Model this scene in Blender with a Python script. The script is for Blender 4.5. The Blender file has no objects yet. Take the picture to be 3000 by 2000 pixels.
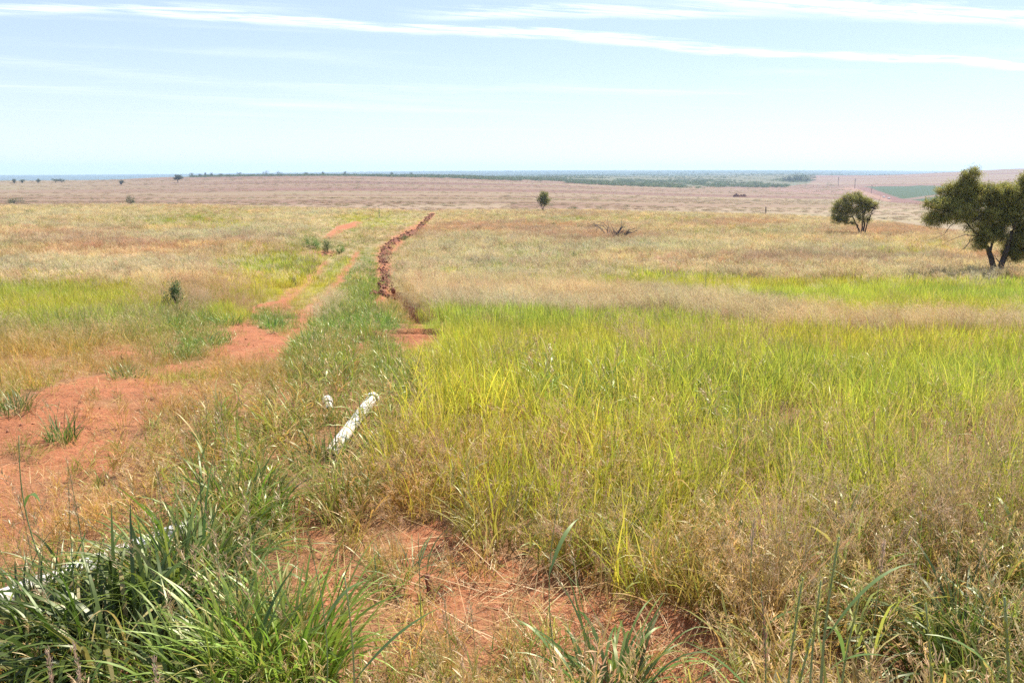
import bpy, math, random
import numpy as np
from math import radians as R, sin, cos, pi

# ------------------------------------------------------------------ camera, sky, sun, exposure
SC = bpy.context.scene
COL = SC.collection
TH = math.atan((1000 - 505) / 2400.0)        # downward pitch
CT, ST_ = cos(TH), sin(TH)
EYE = 1.80
F = 2400.0                                    # focal length in pixels of the 3000 px wide photograph
cam = bpy.data.cameras.new('camera'); camo = bpy.data.objects.new('camera', cam); COL.objects.link(camo)
cam.sensor_width = 36.0; cam.lens = 36.0 * F / 3000.0
cam.clip_start = 0.05; cam.clip_end = 30000
camo.location = (0, 0, EYE); camo.rotation_euler = (pi / 2 - TH, 0, 0)
SC.camera = camo
SC.view_settings.view_transform = 'Standard'
try: SC.view_settings.look = 'None'
except Exception: pass
SC.view_settings.exposure = 0.90
SC.view_settings.gamma = 1.0
SC.render.engine = 'CYCLES'
cy = SC.cycles
cy.max_bounces = 6; cy.diffuse_bounces = 3; cy.glossy_bounces = 2; cy.transmission_bounces = 4
cy.volume_bounces = 1; cy.transparent_max_bounces = 8; cy.caustics_reflective = False; cy.caustics_refractive = False
cy.sample_clamp_indirect = 6.0
cy.use_denoising = False

SUN_AZ, SUN_EL = R(36), R(51)                 # azimuth from +Y towards +X
sl = bpy.data.lights.new('sun', 'SUN'); sl.energy = 4.9; sl.angle = R(0.53); sl.color = (1.0, 0.95, 0.87)
so = bpy.data.objects.new('sun', sl); COL.objects.link(so)
so.rotation_euler = (pi / 2 - SUN_EL, 0, pi - SUN_AZ)
so.location = (60, 80, 90)

W = bpy.data.worlds.new("World"); SC.world = W; W.use_nodes = True
nt = W.node_tree; nt.nodes.clear()

class NB:
    """small node builder"""
    def __init__(s, t): s.t = t
    def n(s, typ, **kw):
        x = s.t.nodes.new(typ)
        for k, v in kw.items(): setattr(x, k, v)
        return x
    def put(s, sock, v):
        if v is None: return
        if hasattr(v, 'is_output'): s.t.links.new(v, sock)
        else:
            try: sock.default_value = v
            except Exception: sock.default_value = (*v, 1.0)
    def m(s, op, a, b=None, c=None, clamp=False):
        x = s.n('ShaderNodeMath', operation=op); x.use_clamp = clamp
        s.put(x.inputs[0], a)
        if b is not None: s.put(x.inputs[1], b)
        if c is not None: s.put(x.inputs[2], c)
        return x.outputs[0]
    def noise(s, vec, scale, detail=3, rough=0.55, dist=0.0):
        x = s.n('ShaderNodeTexNoise'); s.put(x.inputs['Vector'], vec)
        x.inputs['Scale'].default_value = scale; x.inputs['Detail'].default_value = detail
        x.inputs['Roughness'].default_value = rough; x.inputs['Distortion'].default_value = dist
        return x.outputs['Fac']
    def vmul(s, vec, v):
        x = s.n('ShaderNodeVectorMath', operation='MULTIPLY'); s.put(x.inputs[0], vec); x.inputs[1].default_value = v
        return x.outputs[0]
    def mix(s, f, a, b, blend='MIX'):
        x = s.n('ShaderNodeMix', data_type='RGBA', blend_type=blend)
        s.put(x.inputs[0], f); s.put(x.inputs[6], a); s.put(x.inputs[7], b)
        return x.outputs[2]
    def ss(s, v, a, b):
        x = s.n('ShaderNodeMapRange', interpolation_type='SMOOTHSTEP')
        s.put(x.inputs[0], v); x.inputs[1].default_value = a; x.inputs[2].default_value = b
        return x.outputs[0]

b = NB(nt)
sky = b.n('ShaderNodeTexSky', sky_type='NISHITA'); sky.sun_disc = False
sky.sun_elevation = SUN_EL; sky.sun_rotation = SUN_AZ
sky.air_density = 1.0; sky.dust_density = 0.5; sky.ozone_density = 1.0; sky.altitude = 600
tc = b.n('ShaderNodeTexCoord'); sep = b.n('ShaderNodeSeparateXYZ'); nt.links.new(tc.outputs['Generated'], sep.inputs[0])
zz = b.m('MAXIMUM', sep.outputs[2], 0.02)
U = b.m('DIVIDE', sep.outputs[0], zz); V = b.m('DIVIDE', sep.outputs[1], zz)
cmb = b.n('ShaderNodeCombineXYZ'); nt.links.new(U, cmb.inputs[0]); nt.links.new(V, cmb.inputs[1])
P = cmb.outputs[0]
rot = b.n('ShaderNodeMapping'); rot.inputs['Rotation'].default_value = (0, 0, -R(20)); nt.links.new(P, rot.inputs[0])
PR = rot.outputs[0]
wob = b.m('SUBTRACT', b.noise(PR, 0.55, 3, 0.6), 0.5)
fine = b.noise(b.vmul(PR, (0.9, 4.5, 1)), 1.9, 8, 0.72, 0.6)
def streak(k, off, half, x0, x1, amp, wamp):
    d = b.m('SUBTRACT', V, b.m('MULTIPLY_ADD', U, k, off))
    d = b.m('MULTIPLY_ADD', wob, wamp, d)
    d = b.m('MULTIPLY_ADD', b.m('SUBTRACT', fine, 0.5), half * 2.0, d)
    core = b.m('SUBTRACT', 1.0, b.ss(b.m('ABSOLUTE', d), half * 0.15, half * 1.15))
    ends = b.m('MULTIPLY', b.ss(U, x0, x0 + 0.8), b.m('SUBTRACT', 1.0, b.ss(U, x1 - 2.0, x1)))
    body = b.m('MULTIPLY', b.m('MULTIPLY', core, ends), b.ss(fine, 0.32, 0.62))
    return b.m('MULTIPLY', body, amp)
s1 = streak(0.38, 6.42, 0.27, -3.0, 12.0, 0.70, 1.0)
s2 = streak(0.31, 4.72, 0.34, 0.6, 9.0, 0.72, 0.8)
s3 = streak(1.15, 13.4, 0.9, -6.5, 0.5, 0.12, 2.5)
s4 = streak(-0.02, 5.60, 0.30, -0.9, 2.8, 0.45, 1.2)
s5 = streak(0.02, 5.50, 0.25, -4.2, -0.8, 0.50, 0.6)
s6 = streak(0.10, 10.6, 0.35, -3.0, 3.5, 0.16, 2.6)
veil = b.m('MULTIPLY', b.ss(b.noise(b.vmul(PR, (0.16, 0.6, 1)), 1.0, 5, 0.6, 0.5), 0.5, 0.78), 0.30)
dens = s1
for s_ in (s2, s3, s4, s5, s6, veil): dens = b.m('MAXIMUM', dens, s_)
dens = b.m('MULTIPLY', dens, b.ss(sep.outputs[2], 0.02, 0.09), clamp=True)
cloudc = b.n('ShaderNodeRGB'); cloudc.outputs[0].default_value = (14.6, 15.2, 16.0, 1)
lift = b.mix(0.46, sky.outputs[0], (8.4, 10.3, 14.6, 1))     # flat pale blue mixed into the sky colour to brighten and tint it
low_ = b.m('MULTIPLY', b.m('SUBTRACT', 1.0, b.ss(sep.outputs[2], -0.02, 0.16)), 0.22)
mixc = b.mix(dens, b.mix(low_, lift, (13.2, 13.8, 15.6, 1)), cloudc.outputs[0])
bg = b.n('ShaderNodeBackground'); bg.inputs['Strength'].default_value = 0.058
nt.links.new(mixc, bg.inputs['Color'])
wo = b.n('ShaderNodeOutputWorld'); nt.links.new(bg.outputs[0], wo.inputs[0])

# ------------------------------------------------------------------ helpers
rng = np.random.default_rng(7); random.seed(7)

def tag(o, label=None, cat=None, group=None, kind=None):
    if label: o['label'] = label
    if cat: o['category'] = cat
    if group: o['group'] = group
    if kind: o['kind'] = kind
    return o

_lat = {}
def vn(x, y, seed=0):
    if seed not in _lat: _lat[seed] = np.random.default_rng(1000 + seed).random((256, 256))
    L = _lat[seed]
    xi = np.floor(x); yi = np.floor(y); fx = x - xi; fy = y - yi
    fx = fx * fx * (3 - 2 * fx); fy = fy * fy * (3 - 2 * fy)
    a = xi.astype(np.int64) & 255; c = yi.astype(np.int64) & 255; a1 = (a + 1) & 255; c1 = (c + 1) & 255
    return (L[a, c] * (1 - fx) + L[a1, c] * fx) * (1 - fy) + (L[a, c1] * (1 - fx) + L[a1, c1] * fx) * fy
def fbm(x, y, seed=0, o=4):
    s = 0; am = 1; t = 0
    for i in range(o):
        s = s + am * vn(x * 2 ** i + 17.3 * i, y * 2 ** i + 5.1 * i, seed + i); t += am; am *= 0.55
    return s / t

def mk_mesh(name, V, Fq=None, tris=None, attrs=None, smooth=False):
    V = np.asarray(V, np.float32).reshape(-1, 3)
    me = bpy.data.meshes.new(name)
    loops = []; starts = []; pos = 0; nf = 0
    parts = []
    if Fq is not None and len(Fq): parts.append((np.asarray(Fq, np.int32), 4))
    if tris is not None and len(tris): parts.append((np.asarray(tris, np.int32), 3))
    me.vertices.add(len(V)); me.vertices.foreach_set('co', V.ravel())
    for A, k in parts:
        loops.append(A.ravel()); starts.append(pos + np.arange(len(A)) * k); pos += A.size; nf += len(A)
    if parts:
        me.loops.add(pos); me.loops.foreach_set('vertex_index', np.concatenate(loops).astype(np.int32))
        me.polygons.add(nf); me.polygons.foreach_set('loop_start', np.concatenate(starts).astype(np.int32))
        if smooth: me.polygons.foreach_set('use_smooth', np.ones(nf, bool))
    for k, v in (attrs or {}).items():
        v = np.asarray(v, np.float32)
        if v.ndim == 1:
            a = me.attributes.new(k, 'FLOAT', 'POINT'); a.data.foreach_set('value', v)
        elif v.shape[1] == 4:
            a = me.attributes.new(k, 'FLOAT_COLOR', 'POINT'); a.data.foreach_set('color', v.ravel())
        else:
            a = me.attributes.new(k, 'FLOAT_VECTOR', 'POINT'); a.data.foreach_set('vector', v.ravel())
    me.update(calc_edges=True)
    return me

def link(name, me, mat=None, parent=None, loc=None):
    o = bpy.data.objects.new(name, me); COL.objects.link(o)
    if mat and me: me.materials.append(mat)
    if parent: o.parent = parent
    if loc is not None: o.location = loc
    return o
def empty(name, loc):
    o = bpy.data.objects.new(name, None); COL.objects.link(o); o.location = loc; o.empty_display_size = 0.2
    return o

# ------------------------------------------------------------------ terrain
PXC = np.array([-3000, 0, 500, 900, 1250, 1600, 2000, 2300, 2600, 2800, 3000, 4500], float)
YD = np.array([40, 80, 120, 168, 230, 300, 450, 650, 900, 1200, 1800, 3000, 6000, 12000], float)
ROWS = np.array([
 # 40   80   120  168  230  300  450  650  900  1200 1800 3000 6000 12000
 [800, 680, 632, 600, 606, 598, 575, 550, 532, 545, 550, 535, 514, 512],   # -3000
 [800, 680, 632, 600, 606, 598, 575, 550, 530, 545, 550, 535, 514, 513],   # 0
 [802, 682, 636, 604, 610, 599, 575, 549, 526, 519, 530, 530, 511, 510],   # 500
 [806, 685, 643, 615, 624, 601, 571, 545, 520, 514, 525, 520, 506, 506],   # 900
 [808, 687, 647, 621, 632, 603, 572, 547, 524, 515, 525, 516, 502, 503],   # 1250
 [810, 688, 648, 620, 632, 603, 576, 552, 535, 527, 517, 514, 500, 502],   # 1600
 [810, 688, 652, 628, 638, 612, 586, 564, 548, 536, 520, 510, 499, 501],   # 2000
 [810, 688, 656, 636, 645, 616, 592, 570, 553, 538, 518, 508, 499, 501],   # 2300
 [812, 694, 668, 654, 658, 622, 596, 574, 552, 534, 513, 516, 500, 502],   # 2600
 [813, 706, 684, 682, 672, 632, 600, 575, 550, 531, 504, 518, 502, 502],   # 2800
 [814, 720, 700, 702, 688, 640, 602, 576, 548, 527, 494, 520, 502, 502],   # 3000
 [814, 740, 715, 712, 690, 640, 602, 576, 545, 520, 480, 520, 502, 502]], float)
ALPHA = TH - np.arctan((1000 - ROWS) / F)
DT = np.tan(ALPHA) * YD[None, :]
NY = np.array([0.2, 2, 6.4, 14, 24], float); ND = np.array([1.80, 1.84, 2.03, 2.89, 3.88])
gs = np.linspace(math.log(0.2), math.log(12000), 900)
gp = np.linspace(-3000, 4500, 376)
Dg = np.zeros((len(gp), len(gs)))
allY = np.concatenate([NY, YD])
def hermite(x, y, xi):
    h = np.diff(x); d = np.diff(y) / h; m = np.zeros_like(y)
    for i in range(1, len(x) - 1):
        m[i] = 0 if d[i - 1] * d[i] <= 0 else 2 / (1 / d[i - 1] + 1 / d[i])
    m[0] = d[0]; m[-1] = d[-1]
    k = np.clip(np.searchsorted(x, xi) - 1, 0, len(x) - 2); t = (xi - x[k]) / h[k]
    return ((2*t**3 - 3*t**2 + 1) * y[k] + (t**3 - 2*t**2 + t) * h[k] * m[k] + (-2*t**3 + 3*t**2) * y[k+1] + (t**3 - t**2) * h[k] * m[k+1])
cols = []
for i in range(len(PXC)):
    cols.append(hermite(np.log(allY), np.concatenate([ND, DT[i]]), gs))
cols = np.array(cols)
for j in range(len(gs)): Dg[:, j] = hermite(PXC, cols[:, j], gp)

def groundD(x, y):
    r = np.sqrt(x * x + y * y) + 1e-6
    a = np.arctan2(x, y); ac = np.clip(a, -1.05, 1.05)
    Y = r * np.cos(ac)
    px = 1500 + 2450 * np.tan(ac)
    fp = np.clip((px - gp[0]) / (gp[1] - gp[0]), 0, len(gp) - 1.001)
    fs = np.clip((np.log(np.maximum(Y, 0.2)) - gs[0]) / (gs[1] - gs[0]), 0, len(gs) - 1.001)
    i = fp.astype(int); j = fs.astype(int); u = fp - i; v = fs - j
    return (Dg[i, j] * (1-u) + Dg[i+1, j] * u) * (1-v) + (Dg[i, j+1] * (1-u) + Dg[i+1, j+1] * u) * v

def base_z(x, y): return EYE - groundD(np.asarray(x, float), np.asarray(y, float))

def project(x, y, z):
    D = EYE - z
    dep = np.maximum(y * CT + D * ST_, 0.05)
    return 1500 + F * x / dep, 1000 + F * (D * CT - y * ST_) / dep

_t = np.exp(np.linspace(math.log(1.5), math.log(11000), 3000))
def at(px, row, z_fn=None):
    """ground point seen at photograph pixel (px,row)"""
    a = (px - 1500) / F; bb = (1000 - row) / F
    dx, dy, dz = a, CT + bb * ST_, bb * CT - ST_
    X = dx * _t; Yv = dy * _t; Z = EYE + dz * _t
    g = base_z(X, Yv)
    k = np.argmax(Z < g)
    if k == 0: k = int(np.argmin(Z - g))
    lo, hi = _t[max(k - 1, 0)], _t[k]
    for _ in range(24):
        m_ = (lo + hi) / 2
        if EYE + dz * m_ < base_z(dx * m_, dy * m_): hi = m_
        else: lo = m_
    return float(dx * hi), float(dy * hi)

PIT = at(1232, 985); TRN = [at(1150, 862), at(1200, 905), at(1226, 955)]
def near_line(px, py, pts):
    best = np.full(px.shape, 9.0)
    for (x0, y0, w0), (x1, y1, w1) in zip(pts[:-1], pts[1:]):
        dx, dy = x1 - x0, y1 - y0
        t = np.clip(((px - x0) * dx + (py - y0) * dy) / (dx * dx + dy * dy), 0, 1)
        d = np.hypot(px - x0 - t * dx, (py - y0 - t * dy)) / (w0 + t * (w1 - w0))
        best = np.minimum(best, d)
    return best
def relief(x, y):
    """small real bumps of the soil, fading with distance"""
    r = np.sqrt(x * x + y * y)
    near = np.clip(1.2 - r / 45.0, 0, 1)
    h = (fbm(x * 0.5, y * 0.5, 3, 3) - 0.5) * 0.10 * np.clip(r / 6, 0.4, 1) * near
    h = h + (fbm(x * 4.0, y * 4.0, 9, 3) - 0.5) * 0.075 * near + (fbm(x * 11.0, y * 11.0, 19, 2) - 0.5) * 0.022 * np.clip(1.2 - r / 12.0, 0, 1)
    h = h + (fbm(x * 0.035, y * 0.035, 15, 3) - 0.5) * 0.7 * np.clip((r - 25) / 60, 0, 1) * np.clip(1 - (r-90) / 40, 0, 1)
    dx = (x - PIT[0]) / 0.62; dy = (y - PIT[1]) / 0.42
    q = dx * dx + dy * dy + 0.35 * (vn(x * 5, y * 5, 33) - .5)
    tl = near_line(x, y, [(TRN[0][0], TRN[0][1], .30), (TRN[1][0], TRN[1][1], .26), (TRN[2][0], TRN[2][1], .30)])
    h = h - 0.38 * np.clip(1.35 - tl - .3 * (vn(x * 4, y * 4, 35) - .5), 0, .8) / .8 + .07 * np.exp(-(tl - 2) ** 2 * 3)
    h = h - 0.75 * np.clip(1.25 - q, 0, 0.8) / 0.8 + 0.10 * np.exp(-(q - 1.9) ** 2 * 2.2)
    return h
def gz(x, y):
    x = np.asarray(x, float); y = np.asarray(y, float)
    return base_z(x, y) + relief(x, y)

# ------------------------------------------------------------------ vegetation zones
BARE, YG, LG, PL, BR, OL, STR, DRY = range(8)
def inpoly(px, py, pts):
    n = len(pts); r_ = np.zeros(px.shape, bool); j = n - 1
    for i in range(n):
        xi, yi = pts[i]; xj, yj = pts[j]
        c = ((yi > py) != (yj > py)) & (px < (xj - xi) * (py - yi) / (yj - yi + 1e-9) + xi)
        r_ ^= c; j = i
    return r_
def near_line(px, py, pts):
    best = np.full(px.shape, 9.0)
    for (x0, y0, w0), (x1, y1, w1) in zip(pts[:-1], pts[1:]):
        dx, dy = x1 - x0, y1 - y0
        t = np.clip(((px - x0) * dx + (py - y0) * dy) / (dx * dx + dy * dy), 0, 1)
        d = np.hypot(px - x0 - t * dx, (py - y0 - t * dy)) / (w0 + t * (w1 - w0))
        best = np.minimum(best, d)
    return best

GREEN_OPS = [  # seen at the height of the grass
 ('P', BR, .45, [(1170,815),(1500,830),(2000,850),(2500,925),(3400,895),(3400,965),(2400,962),(1900,905),(1300,900),(1180,885)]),
 ('P', PL, .50, [(1170,815),(1500,830),(2000,850),(2500,925),(3400,895),(3400,965),(2400,962),(1900,905),(1300,900),(1180,885)]),
 ('P', YG, .85, [(1900,792),(2300,815),(3400,815),(3400,930),(2600,925),(2200,882),(1900,845),(1700,835)]),
 ('P', YG, .55, [(1290,785),(1500,775),(1950,790),(1900,840),(1500,828),(1300,812)]),
 ('P', YG, .93, [(1200,890),(1500,900),(2000,925),(2500,968),(3400,962),(3400,1420),(2400,1400),(1900,1300),(1600,1200),(1250,1120),(1210,980)]),
 ('P', STR, .20, [(1150,1060),(1600,1180),(2000,1300),(3400,1330),(3400,1750),(1900,1750),(1500,1660),(1250,1600),(1120,1350)]),
 ('P', YG, .70, [(1150,1060),(1600,1180),(2000,1300),(3400,1330),(3400,1560),(1900,1600),(1500,1560),(1250,1500),(1120,1300)]),
 ('P', STR, .42, [(1180,1380),(1600,1420),(2100,1420),(3400,1420),(3400,1800),(1900,1800),(1500,1700),(1200,1600)]),
 ('P', OL, .30, [(1180,1380),(1600,1420),(2100,1420),(3400,1420),(3400,1800),(1900,1800),(1500,1700),(1200,1600)]),
 ('E', BR, .45, 2920, 1500, 170, 80), ('E', LG, .8, 2900, 1760, 300, 190),
 ('E', DRY, .9, 2450, 1900, 330, 150), ('E', STR, .7, 2150, 1600, 180, 130), ('E', BR, .5, 2050, 1700, 200, 70), ('E', BR, .3, 1600, 1590, 200, 40), ('E', BR, .25, 2350, 1530, 300, 60), ('E', BR, .25, 1280, 1440, 100, 60), ('E', BR, .45, 1060, 1420, 80, 40),
 ('E', LG, .75, 1780, 1130, 90, 70), ('E', LG, .7, 2180, 1150, 130, 60), ('E', OL, .6, 1500, 1000, 60, 30), ('E', LG, .5, 2050, 1040, 80, 30), ('E', OL, .5, 2500, 1050, 120, 30), ('E', LG, .5, 2450, 1230, 70, 40), ('E', LG, .5, 1620, 1080, 60, 60),
 ('E', BR, .35, 2250, 1310, 60, 30), ('E', BR, .3, 1950, 1290, 50, 40), ('E', YG, .85, 2650, 1170, 420, 130),
 # pale belt, right
 ('E', BR, .85, 1480, 664, 300, 14), ('E', BR, .8, 1720, 690, 200, 16), ('E', BR, .8, 2150, 650, 160, 12), ('E', BR, .85, 2650, 672, 230, 16),
 ('E', BR, .7, 2350, 757, 320, 18), ('E', BR, .9, 2850, 760, 140, 15), ('E', BR, .6, 1250, 690, 60, 14), ('E', BR, .6, 1700, 625, 160, 7),
 ('E', YG, .4, 2700, 722, 220, 18), ('E', OL, .6, 2150, 670, 200, 12), ('E', OL, .5, 1800, 640, 300, 8), ('E', YG, .3, 1500, 745, 250, 14),
 ('E', PL, .7, 1350, 760, 150, 18), ('E', PL, .8, 1300, 720, 130, 16), ('E', PL, .8, 2200, 720, 400, 15), ('E', PL, .8, 1600, 800, 200, 10),
 ('E', OL, .6, 2800, 812, 300, 10), ('E', PL, .7, 2850, 790, 250, 14),
 # left
 ('E', BR, .85, 330, 712, 220, 34), ('E', BR, .6, 130, 690, 110, 16), ('E', BR, .6, 560, 765, 120, 30), ('E', BR, .5, 700, 700, 90, 16),
 ('E', OL, .7, 560, 640, 260, 24), ('E', YG, .35, 620, 655, 180, 18), ('E', PL, .8, 350, 770, 330, 28), ('E', PL, .7, 500, 690, 160, 14),
 ('E', PL, .8, 200, 620, 300, 14), ('E', PL, .75, 900, 640, 200, 20), ('E', OL, .5, 850, 740, 200, 40),
 ('E', YG, .70, 90, 868, 330, 62), ('E', YG, .8, 800, 800, 170, 62), ('E', OL, .5, 350, 930, 350, 50),
 ('E', STR, .7, 260, 1010, 380, 60), ('E', OL, .45, 150, 1060, 200, 45), ('E', BR, .35, 600, 860, 150, 40), ('E', LG, .5, 560, 900, 80, 50),
 # verge between the ruts and the trench
 ('P', LG, .92, [(835,1000),(870,900),(960,800),(1010,745),(1070,715),(1115,720),(1105,880),(1205,930),(1235,1100),(1150,1170),(1110,1250),(1130,1350),(900,1420),(640,1450),(360,1400),(560,1230),(640,1120),(830,1080)]),
 ('P', YG, .55, [(870,890),(905,830),(1000,745),(1035,745),(1000,800),(960,850)]),
 ('E', OL, .6, 1060, 650, 90, 26), ('E', YG, .35, 1100, 640, 110, 22),
 ('E', PL, .55, 950, 880, 60, 26), ('E', LG, .7, 730, 1270, 150, 110), ('E', LG, .6, 560, 1400, 150, 70), ('E', STR, .4, 600, 1230, 70, 50), ('E', STR, .5, 1200, 1380, 120, 90),
 ('P', LG, .9, [(-400,1560),(300,1470),(700,1440),(1000,1480),(1040,1600),(1080,1750),(1050,2300),(-400,2300)]),
 ('E', DRY, .9, 930, 1660, 110, 80), ('E', DRY, .8, 120, 1450, 260, 50),
 ('E', DRY, .8, 150, 1960, 300, 70),
]
BARE_OPS = [  # seen on the ground itself
 ('P', BARE, .94, [(-500,1255),(60,1215),(110,1152),(240,1108),(400,1086),(560,1055),(605,1010),(690,950),(750,893),(845,872),(850,900),(795,955),(840,1000),(825,1066),(640,1080),(585,1140),(490,1200),(380,1290),(330,1390),(310,1490),(90,1570),(-500,1620)]),
 ('L', BARE, .75, [(835,880,22),(900,822,14),(955,772,10)]),
 ('L', BARE, .82, [(838,1010,36),(880,940,30),(960,868,18),(1010,800,11),(1045,742,8)]),
 ('P', BARE, .9, [(940,700),(985,664),(1040,648),(1065,652),(1010,676),(965,700)]),
 ('E', BARE, .9, 1025, 664, 35, 7),
 ('E', BARE, .9, 945, 742, 60, 9),
 ('E', BARE, .8, 350, 1030, 60, 20), ('E', BARE, .7, 560, 960, 60, 14),
 ('L', BARE, .95, [(1268,628,9),(1240,658,12),(1170,702,19),(1130,742,25),(1125,788,25),(1125,840,18),(1115,886,20)]), ('E', OL, .5, 1255, 650, 16, 8), ('E', OL, .6, 1190, 700, 18, 7), ('E', PL, .5, 1140, 760, 16, 12), ('E', LG, .6, 1120, 822, 18, 12), ('E', OL, .5, 1150, 722, 12, 8),
 ('L', BARE, .8, [(1150,862,9),(1200,905,11),(1226,955,14)]),
 ('E', BARE, .98, 1225, 998, 62, 34),
 ('E', BARE, .8, 1045, 1005, 38, 20), ('E', BARE, .35, 1070, 1140, 60, 20),
 ('P', BARE, .82, [(1190,1560),(1290,1520),(1420,1610),(1620,1700),(1850,1760),(2150,1830),(2200,2400),(1750,2400),(1600,1930),(1400,1960),(1200,1840),(1170,1700)]),
 ('E', BARE, .85, 60, 1880, 240, 70), ('E', BARE, .7, 960, 1720, 90, 90), ('E', BARE, .6, 900, 1560, 60, 50),
 # tufts left standing on the bare soil
 ('E', LG, .95, 800, 935, 52, 32), ('E', LG, .95, 600, 990, 60, 30), ('E', LG, .9, 540, 1035, 70, 24), ('E', OL, .85, 400, 1090, 70, 20),
 ('E', OL, .7, 560, 1120, 90, 22), ('E', OL, .8, 30, 1180, 60, 30), ('E', STR, .5, 520, 1190, 150, 50), ('E', STR, .55, 250, 1530, 300, 70), ('E', DRY, .7, 130, 1450, 120, 60),
 ('E', DRY, .75, 1240, 1900, 200, 90), ('E', LG, .6, 1610, 1960, 110, 80), ('E', DRY, .6, 1500, 1830, 160, 50), ('E', STR, .4, 1120, 1610, 80, 70),
 ('E', YG, .8, 670, 930, 44, 22), ('E', OL, .7, 330, 1180, 60, 14), ('E', STR, .6, 380, 1260, 90, 24), ('E', OL, .6, 60, 1330, 70, 30), ('E', STR, .5, 640, 1060, 120, 16), ('E', OL, .6, 280, 1420, 60, 40),
]
def apply_ops(Wt, px, py, ops, soft):
    for op in ops:
        typ, al = op[1], op[2]
        if op[0] == 'P': a = inpoly(px, py, op[3]) * al
        elif op[0] == 'L': a = np.clip(1.6 - near_line(px, py, op[3]) * 1.1, 0, 1) * al
        else:
            d = np.sqrt(((px - op[3]) / op[5]) ** 2 + ((py - op[4]) / op[6]) ** 2)
            a = np.clip(1.55 - d * 1.05, 0, 1) * al
        Wt *= (1 - a)[:, None]; Wt[:, typ] += a
def zones(x, y, z, warp=1.0):
    """weights of the ground cover kinds at ground points"""
    r = np.hypot(x, y)
    n1 = fbm(x * 0.7 + 3, y * 0.7, 21, 3) - 0.5; n2 = fbm(x * 0.7, y * 0.7 + 9, 25, 3) - 0.5
    jx = rng.normal(size=x.shape); jy = rng.normal(size=x.shape)
    Wt = np.zeros((len(x), 8))
    px, py = project(x, y, z + 0.30)
    px = np.clip(px, -390, 3390); py = np.clip(py, 0, 2290)
    sc = np.clip(60 / np.sqrt(np.maximum(r, 1)), 5, 45) * warp
    qx = px + (n1 * 2.2 + 0.35 * jx) * sc * 1.4; qy = py + (n2 * 1.7 + 0.32 * jy) * sc
    pale = np.clip((850 - qy) / 40, 0, 1)
    Wt[:, PL] = pale * 0.55; Wt[:, OL] = pale * 0.27 + (1 - pale) * 0.5; Wt[:, BR] = pale * 0.18; Wt[:, STR] = (1 - pale) * 0.5
    apply_ops(Wt, qx, qy, GREEN_OPS, sc)
    px, py = project(x, y, z)
    px = np.clip(px, -490, 3390); py = np.clip(py, 0, 2390)
    gx = px + (n1 * 1.6 + 0.25 * jx) * sc; gy = py + (n2 * 0.9 + 0.10 * jy) * sc * 0.6
    apply_ops(Wt, gx, gy, BARE_OPS, sc)
    mv = np.clip((fbm(x * .6 + 31, y * .6, 131, 3) - .42) * 4, 0, 1) * np.clip((30 - r) / 20, 0, 1) * .30
    lv = np.clip((fbm(x * .9 + 3, y * .9 + 61, 135, 3) - .40) * 3.5, 0, 1) * .6
    for k_, q_ in ((OL, .45), (STR, .35), (BARE, .2)): Wt[:, k_] += Wt[:, LG] * lv * q_
    Wt[:, LG] *= 1 - lv
    for k_, q_ in ((BR, .12), (STR, .38), (OL, .5)): Wt[:, k_] += Wt[:, YG] * mv * q_
    Wt[:, YG] *= 1 - mv
    return Wt / Wt.sum(1, keepdims=True)
LOW = [(.9, [(0,0),(1,0),(0,1)]), (.62, [(-400,1640),(300,1560),(700,1560),(1000,1600),(1050,2300),(-400,2300)]),(.60, [(-400,1100),(300,1030),(600,960),(760,850),(860,850),(850,1080),(760,1130),(620,1230),(450,1400),(300,1640),(-400,1700)]),
       (.70, [(620,1130),(870,1060),(860,1200),(760,1330),(600,1420),(420,1480)]), (.55, [(820,1050),(840,880),(930,770),(1040,700),(1070,740),(960,880),(860,1060)]),
       (.45, [(1120,950),(1320,950),(1300,1120),(1130,1110)]), (.7, [(1150,860),(1230,860),(1260,960),(1170,960)]), (.6, [(1040,1000),(1120,1000),(1120,1190),(1030,1190)]),
       (.5, [(1080,640),(1300,600),(1290,660),(1200,720),(1180,900),(1090,900)]), (.5, [(850,850),(1010,700),(1120,720),(1000,860),(900,960)]),
       (.75, [(880,1180),(1180,1180),(1100,1440),(820,1560)]), (.5, [(900,640),(1100,640),(1000,760),(860,760)]), (.55, [(1150,1520),(1300,1560),(1700,1740),(2100,1860),(2100,2300),(1000,2300),(1000,1700)])]
def hfac(x, y, z):
    px, py = project(x, y, z); px = px + rng.normal(0, 14, len(x)); py = py + rng.normal(0, 6, len(x)); f_ = np.ones(len(x))
    for k_, pl in LOW: f_ = np.where(inpoly(px, py, pl), np.minimum(f_, k_), f_)
    return f_

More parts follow.
